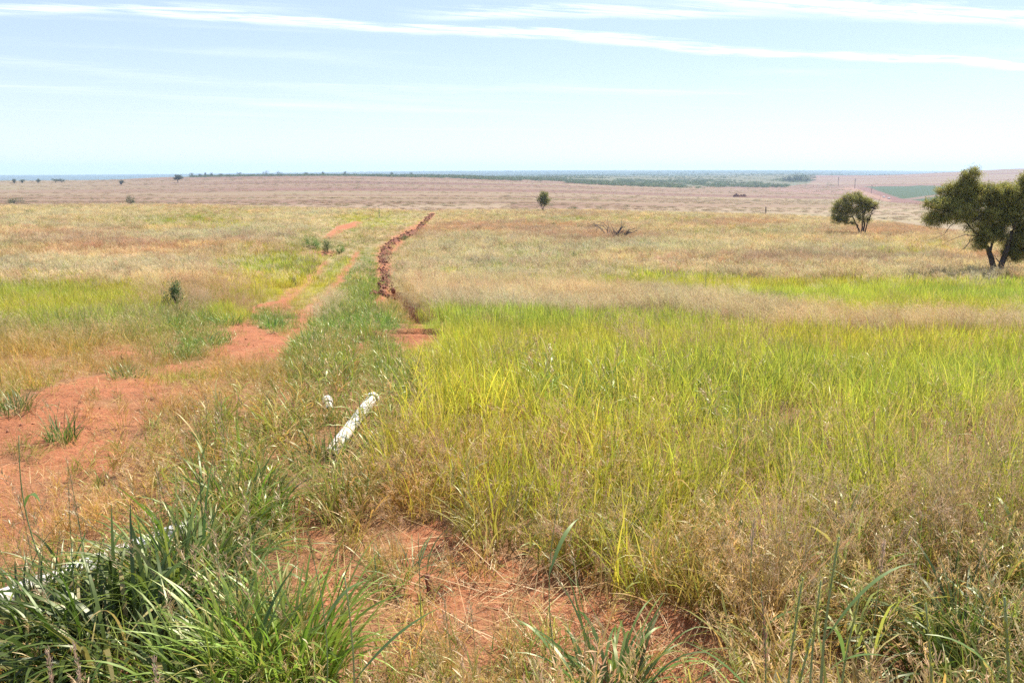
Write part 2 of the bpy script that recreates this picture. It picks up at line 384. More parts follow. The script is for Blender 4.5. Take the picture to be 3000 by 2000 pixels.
# ------------------------------------------------------------------ materials
def grass_mat(name, inst, transl=0.42, gloss=0.10, leafy=False):
    m = bpy.data.materials.new(name); m.use_nodes = True; t = m.node_tree; t.nodes.clear(); n = NB(t)
    def at_(nm, typ='GEOMETRY'):
        a = n.n('ShaderNodeAttribute', attribute_name=nm); a.attribute_type = typ; return a
    ty = 'INSTANCER' if inst else 'GEOMETRY'
    c1 = at_('tint', ty).outputs['Color']; c2 = at_('tint2', ty).outputs['Color']
    head = at_('head').outputs['Fac']; rnd = at_('rnd').outputs['Fac']; hg = at_('hgt').outputs['Fac']
    c = n.mix(head, c1, c2)
    # individual blades: some straw coloured, bases paler and drier
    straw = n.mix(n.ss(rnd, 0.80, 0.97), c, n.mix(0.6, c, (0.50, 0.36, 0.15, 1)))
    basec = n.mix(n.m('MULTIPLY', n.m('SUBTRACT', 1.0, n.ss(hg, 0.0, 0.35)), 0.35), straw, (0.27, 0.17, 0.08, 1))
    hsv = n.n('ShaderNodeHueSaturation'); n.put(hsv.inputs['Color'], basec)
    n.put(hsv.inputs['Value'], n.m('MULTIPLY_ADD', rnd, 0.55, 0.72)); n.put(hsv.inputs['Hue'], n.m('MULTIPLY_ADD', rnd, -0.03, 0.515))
    col = hsv.outputs[0]
    dif = n.n('ShaderNodeBsdfDiffuse'); n.put(dif.inputs[0], col)
    tr = n.n('ShaderNodeBsdfTranslucent'); n.put(tr.inputs[0], n.mix(0.85, col, (1.15, 1.18, 0.80, 1), 'MULTIPLY'))
    gl = n.n('ShaderNodeBsdfGlossy'); gl.inputs['Roughness'].default_value = 0.42; gl.inputs[0].default_value = (0.82, 0.82, 0.62, 1)
    m1 = n.n('ShaderNodeMixShader'); m1.inputs[0].default_value = transl; t.links.new(dif.outputs[0], m1.inputs[1]); t.links.new(tr.outputs[0], m1.inputs[2])
    m2 = n.n('ShaderNodeMixShader'); m2.inputs[0].default_value = gloss; t.links.new(m1.outputs[0], m2.inputs[1]); t.links.new(gl.outputs[0], m2.inputs[2])
    out = n.n('ShaderNodeOutputMaterial'); t.links.new(m2.outputs[0], out.inputs[0])
    return m
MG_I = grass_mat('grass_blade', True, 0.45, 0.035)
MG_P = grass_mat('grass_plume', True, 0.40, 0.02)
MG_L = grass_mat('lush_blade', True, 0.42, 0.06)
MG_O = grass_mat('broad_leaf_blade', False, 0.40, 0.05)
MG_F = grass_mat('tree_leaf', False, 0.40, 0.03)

def soil_mat(name, use_attr=True, col=(0.42, 0.15, 0.075), bump=0.5, far=False):
    m = bpy.data.materials.new(name); m.use_nodes = True; t = m.node_tree; n = NB(t)
    bs = t.nodes['Principled BSDF']; bs.inputs['Roughness'].default_value = 0.95
    try: bs.inputs['Specular IOR Level'].default_value = 0.15
    except Exception: pass
    g = n.n('ShaderNodeNewGeometry'); Pn = g.outputs['Position']
    if use_attr:
        a = n.n('ShaderNodeAttribute', attribute_name='gcol'); base = a.outputs['Color']
    else:
        rg = n.n('ShaderNodeRGB'); rg.outputs[0].default_value = (*col, 1); base = rg.outputs[0]
    if far:
        big = n.noise(n.vmul(Pn, (0.0035, 0.03, 0.0)), 1.0, 5, 0.65, 0.3)
        rows_ = n.noise(n.vmul(Pn, (0.0022, 0.13, 0.0)), 1.0, 5, 0.8, 0.0)
        spk = n.noise(n.vmul(Pn, (0.25, 0.25, 0.0)), 1.0, 4, 0.8)
        mot = n.noise(n.vmul(Pn, (0.012, 0.02, 0.0)), 1.0, 4, 0.6, 0.5)
        v = n.m('ADD', n.m('MULTIPLY_ADD', rows_, 1.3, 0.35), n.m('MULTIPLY', n.m('SUBTRACT', spk, 0.5), 0.5))
        c = n.mix(1.0, base, n.mix(1.0, v, v, 'MIX'), 'MULTIPLY')
        # the two kinds of stubble, purplish and straw coloured, in long low bands
        c = n.mix(n.m('MULTIPLY', n.ss(big, 0.44, 0.66), 0.45), c, n.mix(1.0, base, (1.05, 1.32, 1.0, 1), 'MULTIPLY'))
        c = n.mix(n.m('MULTIPLY', n.ss(mot, 0.58, 0.70), 0.5), c, n.mix(1.0, base, (0.78, 1.05, 0.75, 1), 'MULTIPLY'))
        c = n.mix(n.m('MULTIPLY', n.ss(rows_, 0.60, 0.74), 0.5), c, (0.27, 0.21, 0.15, 1))
    else:
        n1 = n.noise(Pn, 1.3, 5, 0.6); n2 = n.noise(Pn, 22.0, 5, 0.65); n3 = n.noise(Pn, 130.0, 2, 0.5)
        v = n.m('MULTIPLY_ADD', n1, 0.75, n.m('MULTIPLY_ADD', n2, 0.75, n.m('MULTIPLY_ADD', n3, 0.45, 0.02)))
        c = n.mix(1.0, base, n.mix(1.0, v, v, 'MIX'), 'MULTIPLY')
        c = n.mix(n.m('MULTIPLY', n.ss(n2, 0.60, 0.70), 0.4), c, (0.48, 0.27, 0.16, 1))
        c = n.mix(n.m('MULTIPLY', n.ss(n.noise(Pn, 3.1, 6, 0.7, .6), 0.56, 0.66), 0.5), c, n.mix(1.0, base, (0.62, 0.52, 0.50, 1), 'MULTIPLY'))
        vo = n.n('ShaderNodeTexVoronoi'); vo.inputs['Scale'].default_value = 42; n.put(vo.inputs['Vector'], Pn)
        c = n.mix(n.m('MULTIPLY', n.m('LESS_THAN', vo.outputs['Distance'], 0.16), 0.55), c, (0.45, 0.33, 0.24, 1))
    t.links.new(c, bs.inputs['Base Color'])
    bp = n.n('ShaderNodeBump'); bp.inputs['Strength'].default_value = bump
    if far:
        bp.inputs['Distance'].default_value = 0.6; n.put(bp.inputs['Height'], n.noise(n.vmul(Pn, (0.3, 0.5, 0)), 1.0, 4, 0.7))
    else:
        bp.inputs['Distance'].default_value = 0.05
        hh = n.m('ADD', n.noise(Pn, 14.0, 6, 0.62), n.m('MULTIPLY', n.noise(Pn, 55.0, 3, 0.6), 0.35))
        n.put(bp.inputs['Height'], hh)
    t.links.new(bp.outputs[0], bs.inputs['Normal'])
    return m
M_SOIL = soil_mat('red_soil', bump=.9); M_FIELD = soil_mat('field_stubble', far=True, bump=0.35)
M_CRUMB = bpy.data.materials.new('crumb_soil'); M_CRUMB.use_nodes = True
_n = NB(M_CRUMB.node_tree); _a = _n.n('ShaderNodeAttribute', attribute_name='tint'); _a.attribute_type = 'INSTANCER'
M_CRUMB.node_tree.links.new(_a.outputs['Color'], M_CRUMB.node_tree.nodes['Principled BSDF'].inputs['Base Color']); M_CRUMB.node_tree.nodes['Principled BSDF'].inputs['Roughness'].default_value = .95
M_CLOD = soil_mat('red_clods', False, (0.22, 0.092, 0.056), 0.9)

# ------------------------------------------------------------------ ground sheets
SOILC = np.array([0.355, 0.132, 0.060]); 
GC = {BARE: SOILC, YG: (.27, .26, .06), LG: (.17, .17, .06), PL: (.40, .31, .17), BR: (.33, .19, .10), OL: (.27, .23, .08), STR: (.33, .22, .09), DRY: (.40, .21, .10)}
GCm = np.array([GC[k] for k in range(8)])
az = np.concatenate([np.arange(-180, -44, 6.0), np.arange(-43, 43.01, 0.2), np.arange(48, 181, 6.0)])
rad = np.concatenate([[0.25, 0.5, 0.8], np.exp(np.arange(math.log(1.1), math.log(32), 0.0065)), np.exp(np.arange(math.log(32.1), math.log(9500), 0.012))])
A, Rr = np.meshgrid(np.radians(az), rad, indexing='ij')
X = (Rr * np.sin(A)).ravel(); Y = (Rr * np.cos(A)).ravel(); Z = gz(X, Y)
na, nr = A.shape
zw = zones(X, Y, Z, 1.0)
gcol = zw @ GCm
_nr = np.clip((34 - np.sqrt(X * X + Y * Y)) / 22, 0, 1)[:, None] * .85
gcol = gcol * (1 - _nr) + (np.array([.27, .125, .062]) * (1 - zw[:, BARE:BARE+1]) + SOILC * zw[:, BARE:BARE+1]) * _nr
px, py = project(X, Y, base_z(X, Y))
rr = Rr.ravel(); azf = A.ravel()
# beyond the crest: the ploughed field, the green crop and the far hills
farm = np.clip((rr - 165) / 30, 0, 1)[:, None]
nf = fbm(X * 0.0012, Y * 0.016, 41, 4)[:, None]
field_c = np.array([.180, .090, .066]) * (1 - np.clip(nf * 3 - 1.2, 0, 1)) + np.array([.235, .160, .095]) * np.clip(nf * 3 - 1.2, 0, 1)
leftw = np.clip((700 - px) / 700, 0, 1)[:, None] * np.clip((rr - 500) / 300, 0, 1)[:, None]
field_c = field_c * (1 - 0.55 * leftw) + np.array([.25, .205, .12]) * 0.55 * leftw
pband = np.clip(1 - np.abs(py - 590) / 12, 0, 1)[:, None] * np.clip((px - 2300) / 200, 0, 1)[:, None]
field_c = field_c * (1 - .3 * pband) + np.array([.20, .21, .10]) * .3 * pband
rim = np.clip((py - 592 - (px > 1500) * 12) / 10, 0, 1)[:, None] * 0.6
field_c = field_c * (1 - rim) + np.array([.32, .24, .15]) * rim
gcol = gcol * (1 - farm) + field_c * farm
front = np.abs(azf) < 0.76
def setc(mask, c, a=1.0): gcol[mask] = gcol[mask] * (1 - a) + np.array(c) * a
nn = (fbm(X * .02, Y * .006, 51, 3) - .5)
crop = inpoly(px + nn * 30, py + nn * 6, [(2535, 546), (3600, 546), (3600, 640), (2985, 612), (2800, 600), (2720, 594), (2640, 588), (2560, 566)]) & front & (rr > 250) & (rr < 1200)
setc(crop, (.045, .070, .030))
setc(crop & (np.abs(near_line(px, py, [(2640, 587, 3), (2780, 568, 2.5), (2990, 560, 2)])) < 1.2), (.17, .11, .08))
red = (inpoly(px, py, [(2496, 551), (2545, 549), (2580, 562), (2640, 582), (2720, 592), (2700, 600), (2600, 592), (2560, 584), (2520, 562)])) & (rr > 250) & (rr < 1300)
setc(red, (.18, .085, .068))
road = (near_line(px, py, [(2470, 552, 4), (2497, 553, 5), (2545, 570, 5), (2600, 586, 5)]) < 1) & (rr > 250) & (rr < 1300)
setc(road, (.27, .145, .10))
redf = (near_line(px, py, [(2250, 556, 3), (2400, 562, 6), (2500, 566, 4)]) < 1) & (rr > 300) & (rr < 1300)
setc(redf, (.25, .13, .11), .6)
scr = inpoly(px, py, [(1310, 516), (1500, 523), (1700, 534), (2000, 547), (2300, 547), (2380, 536), (2380, 505), (1310, 505)]) & (rr > 850)
setc(scr, (.10, .11, .06), .8)
scr2 = inpoly(px, py, [(540, 509), (1400, 505), (1400, 521), (1000, 516), (700, 517), (540, 520)]) & (rr > 900)
setc(scr2, (.09, .10, .05), .85)
hills = rr > 2300
setc(hills, (.06, .08, .06))
hn = fbm(X * .0012, Y * .0008, 61, 4); setc(hills & (hn > .58), (.16, .14, .10), .6)
G4 = np.concatenate([gcol, np.ones((len(gcol), 1))], 1)
idx = np.arange(na * nr).reshape(na, nr)
quads = np.stack([idx[:-1, :-1], idx[1:, :-1], idx[1:, 1:], idx[:-1, 1:]], -1).reshape(-1, 4)
bare_s = zw[:, BARE]
fb = bare_s[quads].mean(1); fr = rr[quads].mean(1); fpx = px[quads].mean(1); fpy = py[quads].mean(1)
f_crop = crop[quads].mean(1) > .5; f_hill = fr > 2300; f_field = (fr > 178) & ~f_crop & ~f_hill
trk = (fb > .55) & (fr < 130) & (np.abs(azf[quads].mean(1)) < .76) & (fpx < 1078) & (fpy < 1560)
f_gr = ~(f_crop | f_hill | f_field | trk)
def sheet(name, mask, mat, label, cat):
    q = quads[mask]; u, inv = np.unique(q, return_inverse=True)
    me = mk_mesh(name, np.stack([X[u], Y[u], Z[u]], 1), inv.reshape(-1, 4), attrs={'gcol': G4[u]}, smooth=True)
    o = link(name, me, mat); tag(o, label, cat, kind='structure'); return o
sheet('ground', f_gr, M_SOIL, 'gently sloping red earth under the grass of the near plain', 'ground')
sheet('dirt_track', trk, M_SOIL, 'bare orange red dirt track curving away through the grass', 'dirt track')
sheet('field', f_field, M_FIELD, 'wide purplish brown stubble field rising towards the horizon', 'field')
sheet('crop_field', f_crop, M_FIELD, 'flat dark green crop field behind the largest tree', 'field')
sheet('hills', f_hill, M_FIELD, 'low wooded hills fading to blue along the horizon', 'hills')

# ------------------------------------------------------------------ ribbons (blades, stems, spikelets)
def ribbons(base, az_, lean, bend, length, width, seg, prof='blade', side_j=0.5, droop=0.0, r_=None):
    """n ribbons; lean = tilt at the base, bend = extra tilt at the tip (radians)"""
    r_ = r_ or rng
    n = len(base); t = np.linspace(0, 1, seg + 1)
    ang = lean[:, None] + bend[:, None] * t[None, :] ** 1.5
    ds = length[:, None] / seg
    dirx = np.sin(ang) * np.cos(az_)[:, None]; diry = np.sin(ang) * np.sin(az_)[:, None]; dirz = np.cos(ang)
    c = np.zeros((n, seg + 1, 3))
    for k in range(seg):
        st = np.stack([(dirx[:, k] + dirx[:, k+1]) / 2, (diry[:, k] + diry[:, k+1]) / 2, (dirz[:, k] + dirz[:, k+1]) / 2], 1) * ds
        c[:, k+1] = c[:, k] + st
    c += base[:, None, :]
    sa = az_ + pi / 2 + r_.normal(0, side_j, n)
    side = np.stack([np.cos(sa), np.sin(sa), r_.normal(0, .15, n)], 1)
    if prof == 'blade': w = np.interp(t, [0, .15, .45, .8, 1], [.55, .9, 1, .6, .04])
    elif prof == 'stem': w = np.interp(t, [0, 1], [1, .5])
    elif prof == 'leaf': w = np.interp(t, [0, .3, .6, 1], [.25, .9, 1, .05])
    else: w = np.interp(t, [0, .5, 1], [.5, 1, .3])
    off = side[:, None, :] * (width[:, None] * w[None, :] / 2)[:, :, None]
    V = np.stack([c - off, c + off], 2).reshape(-1, 3)
    k = np.arange(seg)[None, :] * 2 + (np.arange(n) * (seg + 1) * 2)[:, None]
    Fq = np.stack([k, k + 1, k + 3, k + 2], -1).reshape(-1, 4)
    hg = np.broadcast_to(np.repeat(t, 2)[None, :], (n, (seg + 1) * 2)).ravel()
    return V, Fq, hg, c
class Bag:
    def __init__(s): s.V = []; s.F = []; s.rnd = []; s.head = []; s.hgt = []; s.n = 0; s.t1 = []; s.t2 = []
    def add(s, V, Fq, hg, rnd, head=0.0, t1=None, t2=None):
        per = len(V) // len(rnd)
        s.V.append(V); s.F.append(Fq + s.n); s.n += len(V)
        s.hgt.append(hg); s.rnd.append(np.repeat(rnd, per)); s.head.append(np.full(len(V), head))
        if t1 is not None:
            t1 = np.asarray(t1, float); 
            if t1.ndim == 1: t1 = np.tile(t1, (len(rnd), 1))
            s.t1.append(np.repeat(t1, per, 0))
    def mesh(s, name, t1=None, t2=None):
        at_ = {'rnd': np.concatenate(s.rnd), 'head': np.concatenate(s.head), 'hgt': np.concatenate(s.hgt)}
        n = s.n
        if s.t1: at_['tint'] = np.concatenate([np.concatenate(s.t1), np.ones((n, 1))], 1)
        elif t1 is not None: at_['tint'] = np.tile([*t1, 1.0], (n, 1))
        if t1 is not None or t2 is not None: at_['tint2'] = np.tile([*(t2 if t2 is not None else t1), 1.0], (n, 1))
        return mk_mesh(name, np.concatenate(s.V), np.concatenate(s.F), attrs=at_)

def disc(n, rad_, r_=rng):
    a = r_.uniform(0, 2 * pi, n); q = rad_ * np.sqrt(r_.random(n)); return np.stack([q * np.cos(a), q * np.sin(a), np.zeros(n) - .01], 1)
def blade_tuft(name, n, rad_, h, w, seg, lean=.28, bend=.9, wind=(-.0, 0), clus=True):
    bg_ = Bag(); base = disc(n, rad_)
    az_ = np.arctan2(base[:, 1], base[:, 0]) + rng.normal(0, .9, n)
    hh = rng.uniform(h[0], h[1], n) * np.where(rng.random(n) < .15, .55, 1)
    V, Fq, hg, c = ribbons(base, az_, np.abs(rng.normal(lean * .5, lean, n)), np.abs(rng.normal(bend * .6, bend * .6, n)), hh, rng.uniform(w[0], w[1], n), seg)
    bg_.add(V, Fq, hg, rng.random(n)); me = bg_.mesh(name)
    return bpy.data.objects.new(name, me)
def plume_tuft(name, n, rad_, h, stemw, nsp, spw, spl, headlen, nb, bw, wind=.25):
    """thin stems that carry loose panicles, over a few basal blades"""
    bg_ = Bag(); base = disc(n, rad_)
    az_ = rng.normal(pi * .95, 1.0, n); hh = rng.uniform(h[0], h[1], n)
    V, Fq, hg, c = ribbons(base, az_, np.abs(rng.normal(.08, .12, n)), np.abs(rng.normal(wind + .25, .25, n)), hh, np.full(n, stemw), 5, 'stem')
    bg_.add(V, Fq, hg, rng.random(n) * .8, 0.12)
    k = rng.uniform(1 - headlen, 1.0, (n, nsp)); f_ = k * 5; i = np.minimum(f_.astype(int), 4); u = (f_ - i)[..., None]
    ar = np.arange(n)[:, None]
    pc = c[ar, i] * (1 - u) + c[ar, i + 1] * u
    spread = (.10 * np.sin(np.clip((1 - k) / headlen, 0, 1) * pi * .8 + .3))[..., None] * headlen * 1.6 * hh[:, None, None]
    pc = pc + rng.normal(0, 1, pc.shape) * spread * np.array([1, 1, .5]) * .8
    pb = pc.reshape(-1, 3); m_ = len(pb)
    a2 = rng.normal(pi * .95, 1.2, m_)
    V, Fq, hg, _ = ribbons(pb, a2, rng.uniform(.3, 1.5, m_), rng.uniform(0, .6, m_), rng.uniform(spl * .6, spl * 1.4, m_), np.full(m_, spw), 1, 'sp')
    bg_.add(V, Fq, np.ones(len(V)), np.repeat(rng.random(n), nsp) * .5 + rng.random(m_) * .45, 1.0)
    bs = disc(nb, rad_); a3 = rng.uniform(0, 2 * pi, nb)
    V, Fq, hg, _ = ribbons(bs, a3, rng.uniform(.1, .6, nb), rng.uniform(.2, 1.3, nb), rng.uniform(h[0] * .35, h[1] * .65, nb), rng.uniform(bw * .7, bw * 1.3, nb), 3)
    bg_.add(V, Fq, hg, rng.random(nb)); me = bg_.mesh(name)
    return bpy.data.objects.new(name, me)
def seedy_tuft(name, n, rad_, h, stemw, w):
    """stems with narrow branched seed heads and hanging leaves"""
    bg_ = Bag(); base = disc(n, rad_)
    az_ = rng.normal(pi * .9, 1.3, n); hh = rng.uniform(h[0], h[1], n)
    V, Fq, hg, c = ribbons(base, az_, np.abs(rng.normal(.1, .15, n)), np.abs(rng.normal(.5, .3, n)), hh, np.full(n, stemw), 6, 'stem')
    bg_.add(V, Fq, hg, rng.random(n) * .8, 0.05)
    nsp = 26; k = rng.uniform(.74, 1.0, (n, nsp)); f_ = k * 6; i = np.minimum(f_.astype(int), 5); u = (f_ - i)[..., None]
    ar = np.arange(n)[:, None]; pc = (c[ar, i] * (1 - u) + c[ar, i + 1] * u).reshape(-1, 3); m_ = len(pc)
    pc = pc + rng.normal(0, .006, pc.shape)
    V, Fq, hg, _ = ribbons(pc, rng.normal(pi * .9, 1.4, m_), rng.uniform(.2, 1.2, m_), rng.uniform(0, .8, m_), rng.uniform(.012, .035, m_), np.full(m_, w * .6), 2, 'sp')
    bg_.add(V, Fq, np.ones(len(V)), rng.random(m_), 1.0)
    nl = n * 4; j = rng.integers(0, n, nl); q = rng.integers(1, 4, nl); pb = c[j, q]
    V, Fq, hg, _ = ribbons(pb, rng.uniform(0, 2 * pi, nl), rng.uniform(.2, .8, nl), rng.uniform(.6, 1.9, nl), rng.uniform(.12, .32, nl), rng.uniform(w * .8, w * 1.7, nl), 4)
    bg_.add(V, Fq, hg * .6 + .4, rng.random(nl)); me = bg_.mesh(name)
    return bpy.data.objects.new(name, me)
def litter_tuft(name, n, rad_, l, w):
    bg_ = Bag(); base = disc(n, rad_); base[:, 2] = rng.uniform(.004, .03, n)
    V, Fq, hg, _ = ribbons(base, rng.normal(2.9, .9, n), rng.uniform(1.25, 1.62, n), rng.uniform(-.1, .4, n), rng.uniform(l[0], l[1], n), rng.uniform(w[0], w[1], n), 3, 'sp')
    bg_.add(V, Fq, np.ones(len(V)), rng.random(n)); me = bg_.mesh(name)
    return bpy.data.objects.new(name, me)

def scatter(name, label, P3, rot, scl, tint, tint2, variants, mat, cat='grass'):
    n = len(P3)
    me = mk_mesh(name, P3, attrs={'rotv': rot, 'sclv': scl, 'tint': np.concatenate([tint, np.ones((n, 1))], 1), 'tint2': np.concatenate([tint2, np.ones((n, 1))], 1)})
    a = me.attributes.new('vid', 'INT', 'POINT'); a.data.foreach_set('value', rng.integers(0, len(variants), n).astype(np.int32))
    o = link(name, me); tag(o, label, cat, kind='stuff')
    g = bpy.data.node_groups.new('scatter_' + name, 'GeometryNodeTree')
    g.interface.new_socket('Geometry', in_out='INPUT', socket_type='NodeSocketGeometry')
    g.interface.new_socket('Geometry', in_out='OUTPUT', socket_type='NodeSocketGeometry')
    N = g.nodes; L = g.links
    gi = N.new('NodeGroupInput'); go = N.new('NodeGroupOutput')
    jn = N.new('GeometryNodeJoinGeometry')
    for v in variants:
        if not v.data.materials: v.data.materials.append(mat)
        oi = N.new('GeometryNodeObjectInfo'); oi.inputs['Object'].default_value = v
        gt = N.new('GeometryNodeGeometryToInstance'); L.new(oi.outputs['Geometry'], gt.inputs[0]); L.new(gt.outputs[0], jn.inputs[0])
    ip = N.new('GeometryNodeInstanceOnPoints'); L.new(gi.outputs[0], ip.inputs['Points']); L.new(jn.outputs[0], ip.inputs['Instance'])
    ip.inputs['Pick Instance'].default_value = True
    def na_(nm, dt):
        x = N.new('GeometryNodeInputNamedAttribute'); x.data_type = dt; x.inputs['Name'].default_value = nm; return x.outputs['Attribute']
    L.new(na_('vid', 'INT'), ip.inputs['Instance Index'])
    er = N.new('FunctionNodeEulerToRotation'); L.new(na_('rotv', 'FLOAT_VECTOR'), er.inputs[0]); L.new(er.outputs[0], ip.inputs['Rotation'])
    L.new(na_('sclv', 'FLOAT_VECTOR'), ip.inputs['Scale'])
    L.new(ip.outputs[0], go.inputs[0])
    md = o.modifiers.new('scatter', 'NODES'); md.node_group = g
    return o

# tints: (tint, tint2) per kind
TI = {YG: ((.45, .44, .062), (.52, .45, .14)), LG: ((.20, .275, .045), (.40, .28, .14)), PL: ((.38, .35, .15), (.60, .47, .30)), BR: ((.34, .22, .11), (.48, .31, .21)),
      OL: ((.29, .30, .070), (.44, .31, .16)), STR: ((.44, .30, .10), (.52, .36, .20)), DRY: ((.52, .36, .19), (.56, .38, .22))}
T1 = np.array([TI.get(k, TI[DRY])[0] for k in range(8)]); T2 = np.array([TI.get(k, TI[DRY])[1] for k in range(8)])

def sample(r0, r1, density, amax=44):
    """points with a given density per square metre at r0, thinning as 1/r^p"""
    d0, p = density
    n = int(np.radians(2 * amax) * d0 * (r0 ** p) * ((r1 ** (2 - p) - r0 ** (2 - p)) / (2 - p) if abs(p - 2) > 1e-6 else math.log(r1 / r0)))
    u = rng.random(n)
    r = (r0 ** (2 - p) + u * (r1 ** (2 - p) - r0 ** (2 - p))) ** (1 / (2 - p)) if abs(p - 2) > 1e-6 else r0 * (r1 / r0) ** u
    a = np.radians(rng.uniform(-amax, amax, n))
    x = r * np.sin(a); y = r * np.cos(a); z = gz(x, y)
    return x, y, z, r
def choose(Wt):
    c = Wt.cumsum(1); u = rng.random(len(Wt)) * c[:, -1]; return (u[:, None] > c).sum(1)
store = {}
def put(key, x, y, z, kind, s, sz=None, tilt=.12):
    n = len(x)
    wl = (fbm(x * .35 + 5, y * .35, 141, 2) - .5) * 1.3; wm = (fbm(x * .35 + 55, y * .35, 145, 2) - .5) * 1.3
    rot = np.stack([rng.normal(0, tilt, n) + wl, rng.normal(-.06, tilt, n) + wm, rng.uniform(0, 2 * pi, n) if key[0] != 'plume' else rng.normal(0, .9, n)], 1)
    hz = s * (1 if sz is None else sz)
    t1 = T1[kind]; t2 = T2[kind]
    # patches of slightly different hue and brightness
    q = fbm(x * .45, y * .45, 71, 3)[:, None] - .5; q2 = fbm(x * .12 + 7, y * .12, 75, 3)[:, None] - .5
    j = rng.normal(0, .17, (n, 1)); k = rng.normal(0, .05, (n, 3))
    f_ = np.clip(1 + q * .5 + j, .4, 1.7) * (1 + k)
    hue = np.concatenate([1 + q2 * .7, 1 + q2 * .1, 1 - q2 * .4], 1)
    store.setdefault(key, []).append((np.stack([x, y, z], 1), rot, np.stack([s, s, hz], 1), t1 * f_ * hue, t2 * f_ * (.6 + .4 * hue)))
def flush(key, label, variants, mat, name=None):
    if key not in store: return
    a = [np.concatenate([q[i] for q in store[key]]) for i in range(5)]
    scatter(name, label, a[0], a[1], a[2], a[3], a[4], variants, mat)

def grow(lod, x, y, z, r, sbase):
    Wt = zones(x, y, z); k = choose(Wt)
    keep = k != BARE
    # patchy height
    hn_ = (.75 + .6 * fbm(x * .5, y * .5, 81, 3)) * hfac(x, y, z)
    for kinds, key, sc_ in (((YG,), 'green', 1.0), ((LG,), 'lush', 1.0), ((OL, STR), 'mixed', .9), ((PL, BR), 'plume', 1.0), ((DRY,), 'dry', 1.0)):
        m_ = keep & np.isin(k, kinds)
        if not m_.any(): continue
        s = sbase * sc_ * rng.uniform(.75, 1.25, m_.sum()) * hn_[m_]
        put((key, lod), x[m_], y[m_], z[m_], k[m_], s)
    return k

x, y, z, r = sample(1.5, 9.5, (240, .9)); k0 = grow(0, x, y, z, r, 1.0)
x, y, z, r = sample(9.0, 36, (72, 1.2)); grow(1, x, y, z, r, 1.0)
x, y, z, r = sample(34, 185, (9.5, 1.1)); grow(2, x, y, z, r, 1.0)
# litter on the bare soil
x, y, z, r = sample(1.5, 14, (130, 1.0)); Wt = zones(x, y, z); px_, py_ = project(x, y, z)
straw_p = np.where((py_ > 1500) & (px_ > 950), .98, .34) 
m_ = (rng.random(len(x)) < Wt[:, BARE] * straw_p) ; n_ = m_.sum()
put(('litter', 0), x[m_], y[m_], z[m_], np.full(n_, DRY), rng.uniform(.7, 1.3, n_), tilt=.02)
# sparse small tufts on the soil
x, y, z, r = sample(2.2, 16, (7, 1.0)); Wt = zones(x, y, z); m_ = rng.random(len(x)) < Wt[:, BARE] * .5
put(('dry', 0), x[m_], y[m_], z[m_], rng.choice([DRY, OL, LG], m_.sum()), rng.uniform(.35, .8, m_.sum()))

# meshes per kind and range
def V_(f_, n, *a, **k): return [f_('%s' % a[0], *a[1:], **k) for _ in range(n)]
flush(('green', 0), 'yellow green upright grass standing close by, right of the bare soil', V_(blade_tuft, 6, 'green_tuft', 16, .09, (.22, .50), (.004, .009), 5, lean=.20, bend=.9), MG_I, 'yellow_green_grass')
flush(('green', 1), 'bright yellow green grass filling the middle of the plain on the right', V_(blade_tuft, 6, 'green_tuft_mid', 30, .17, (.20, .48), (.005, .010), 4, lean=.16, bend=.6), MG_I, 'bright_meadow_grass')
flush(('green', 2), 'strips of yellow green grass in the farther plain', V_(blade_tuft, 4, 'green_tuft_far', 40, .38, (.16, .46), (.013, .026), 3, lean=.2, bend=.5), MG_I, 'distant_green_grass')
flush(('lush', 0), 'dark lush broad bladed grass in the foreground', V_(blade_tuft, 6, 'lush_tuft', 15, .09, (.12, .36), (.004, .010), 6, lean=.35, bend=1.6) + V_(seedy_tuft, 1, 'seedy_lush', 3, .06, (.28, .52), .0035, .008), MG_L, 'lush_grass')
flush(('lush', 1), 'blue green glossy grass on the verge between dirt track and trench', V_(blade_tuft, 6, 'lush_tuft_mid', 32, .18, (.12, .34), (.006, .013), 4, lean=.4, bend=1.5), MG_L, 'verge_grass')
flush(('lush', 2), 'dull green grass patches in the farther plain', V_(blade_tuft, 4, 'lush_tuft_far', 34, .36, (.10, .24), (.018, .034), 3, lean=.4, bend=1.2), MG_L, 'distant_lush_grass')
flush(('mixed', 0), 'olive and straw coloured seeding grass close by', V_(seedy_tuft, 5, 'seedy_tuft', 5, .08, (.25, .50), .0028, .006) + V_(blade_tuft, 4, 'mixed_tuft', 14, .09, (.15, .38), (.004, .008), 5, lean=.3, bend=1.3), MG_I, 'seeding_grass')
flush(('mixed', 1), 'olive and tan tangled grass beside the dirt track', V_(blade_tuft, 4, 'mixed_tuft_mid', 30, .17, (.12, .36), (.004, .009), 4, lean=.3, bend=1.1) + V_(plume_tuft, 3, 'mixed_plume_mid', 7, .15, (.28, .46), .004, 14, .006, .03, .3, 10, .009), MG_I, 'tangled_grass')
flush(('mixed', 2), 'olive grass between the pale plumes far off', V_(blade_tuft, 4, 'mixed_tuft_far', 32, .36, (.2, .48), (.016, .03), 3, lean=.25, bend=.7), MG_I, 'distant_olive_grass')
flush(('plume', 0), 'brown plumed grass bending in the foreground on the right', V_(plume_tuft, 5, 'plume_tuft', 9, .10, (.45, .85), .0022, 60, .0022, .018, .32, 10, .005, wind=.6), MG_P, 'plume_grass')
flush(('plume', 1), 'pinkish brown plumed grass in a band across the plain', V_(plume_tuft, 5, 'plume_tuft_mid', 12, .18, (.40, .66), .0035, 34, .0045, .032, .36, 8, .008), MG_P, 'pink_plume_grass')
flush(('plume', 2), 'pale cream and rust plumed grass covering the far slope to its crest', V_(plume_tuft, 4, 'plume_tuft_far', 18, .40, (.32, .60), .009, 16, .014, .07, .42, 12, .022), MG_P, 'pale_plume_grass')
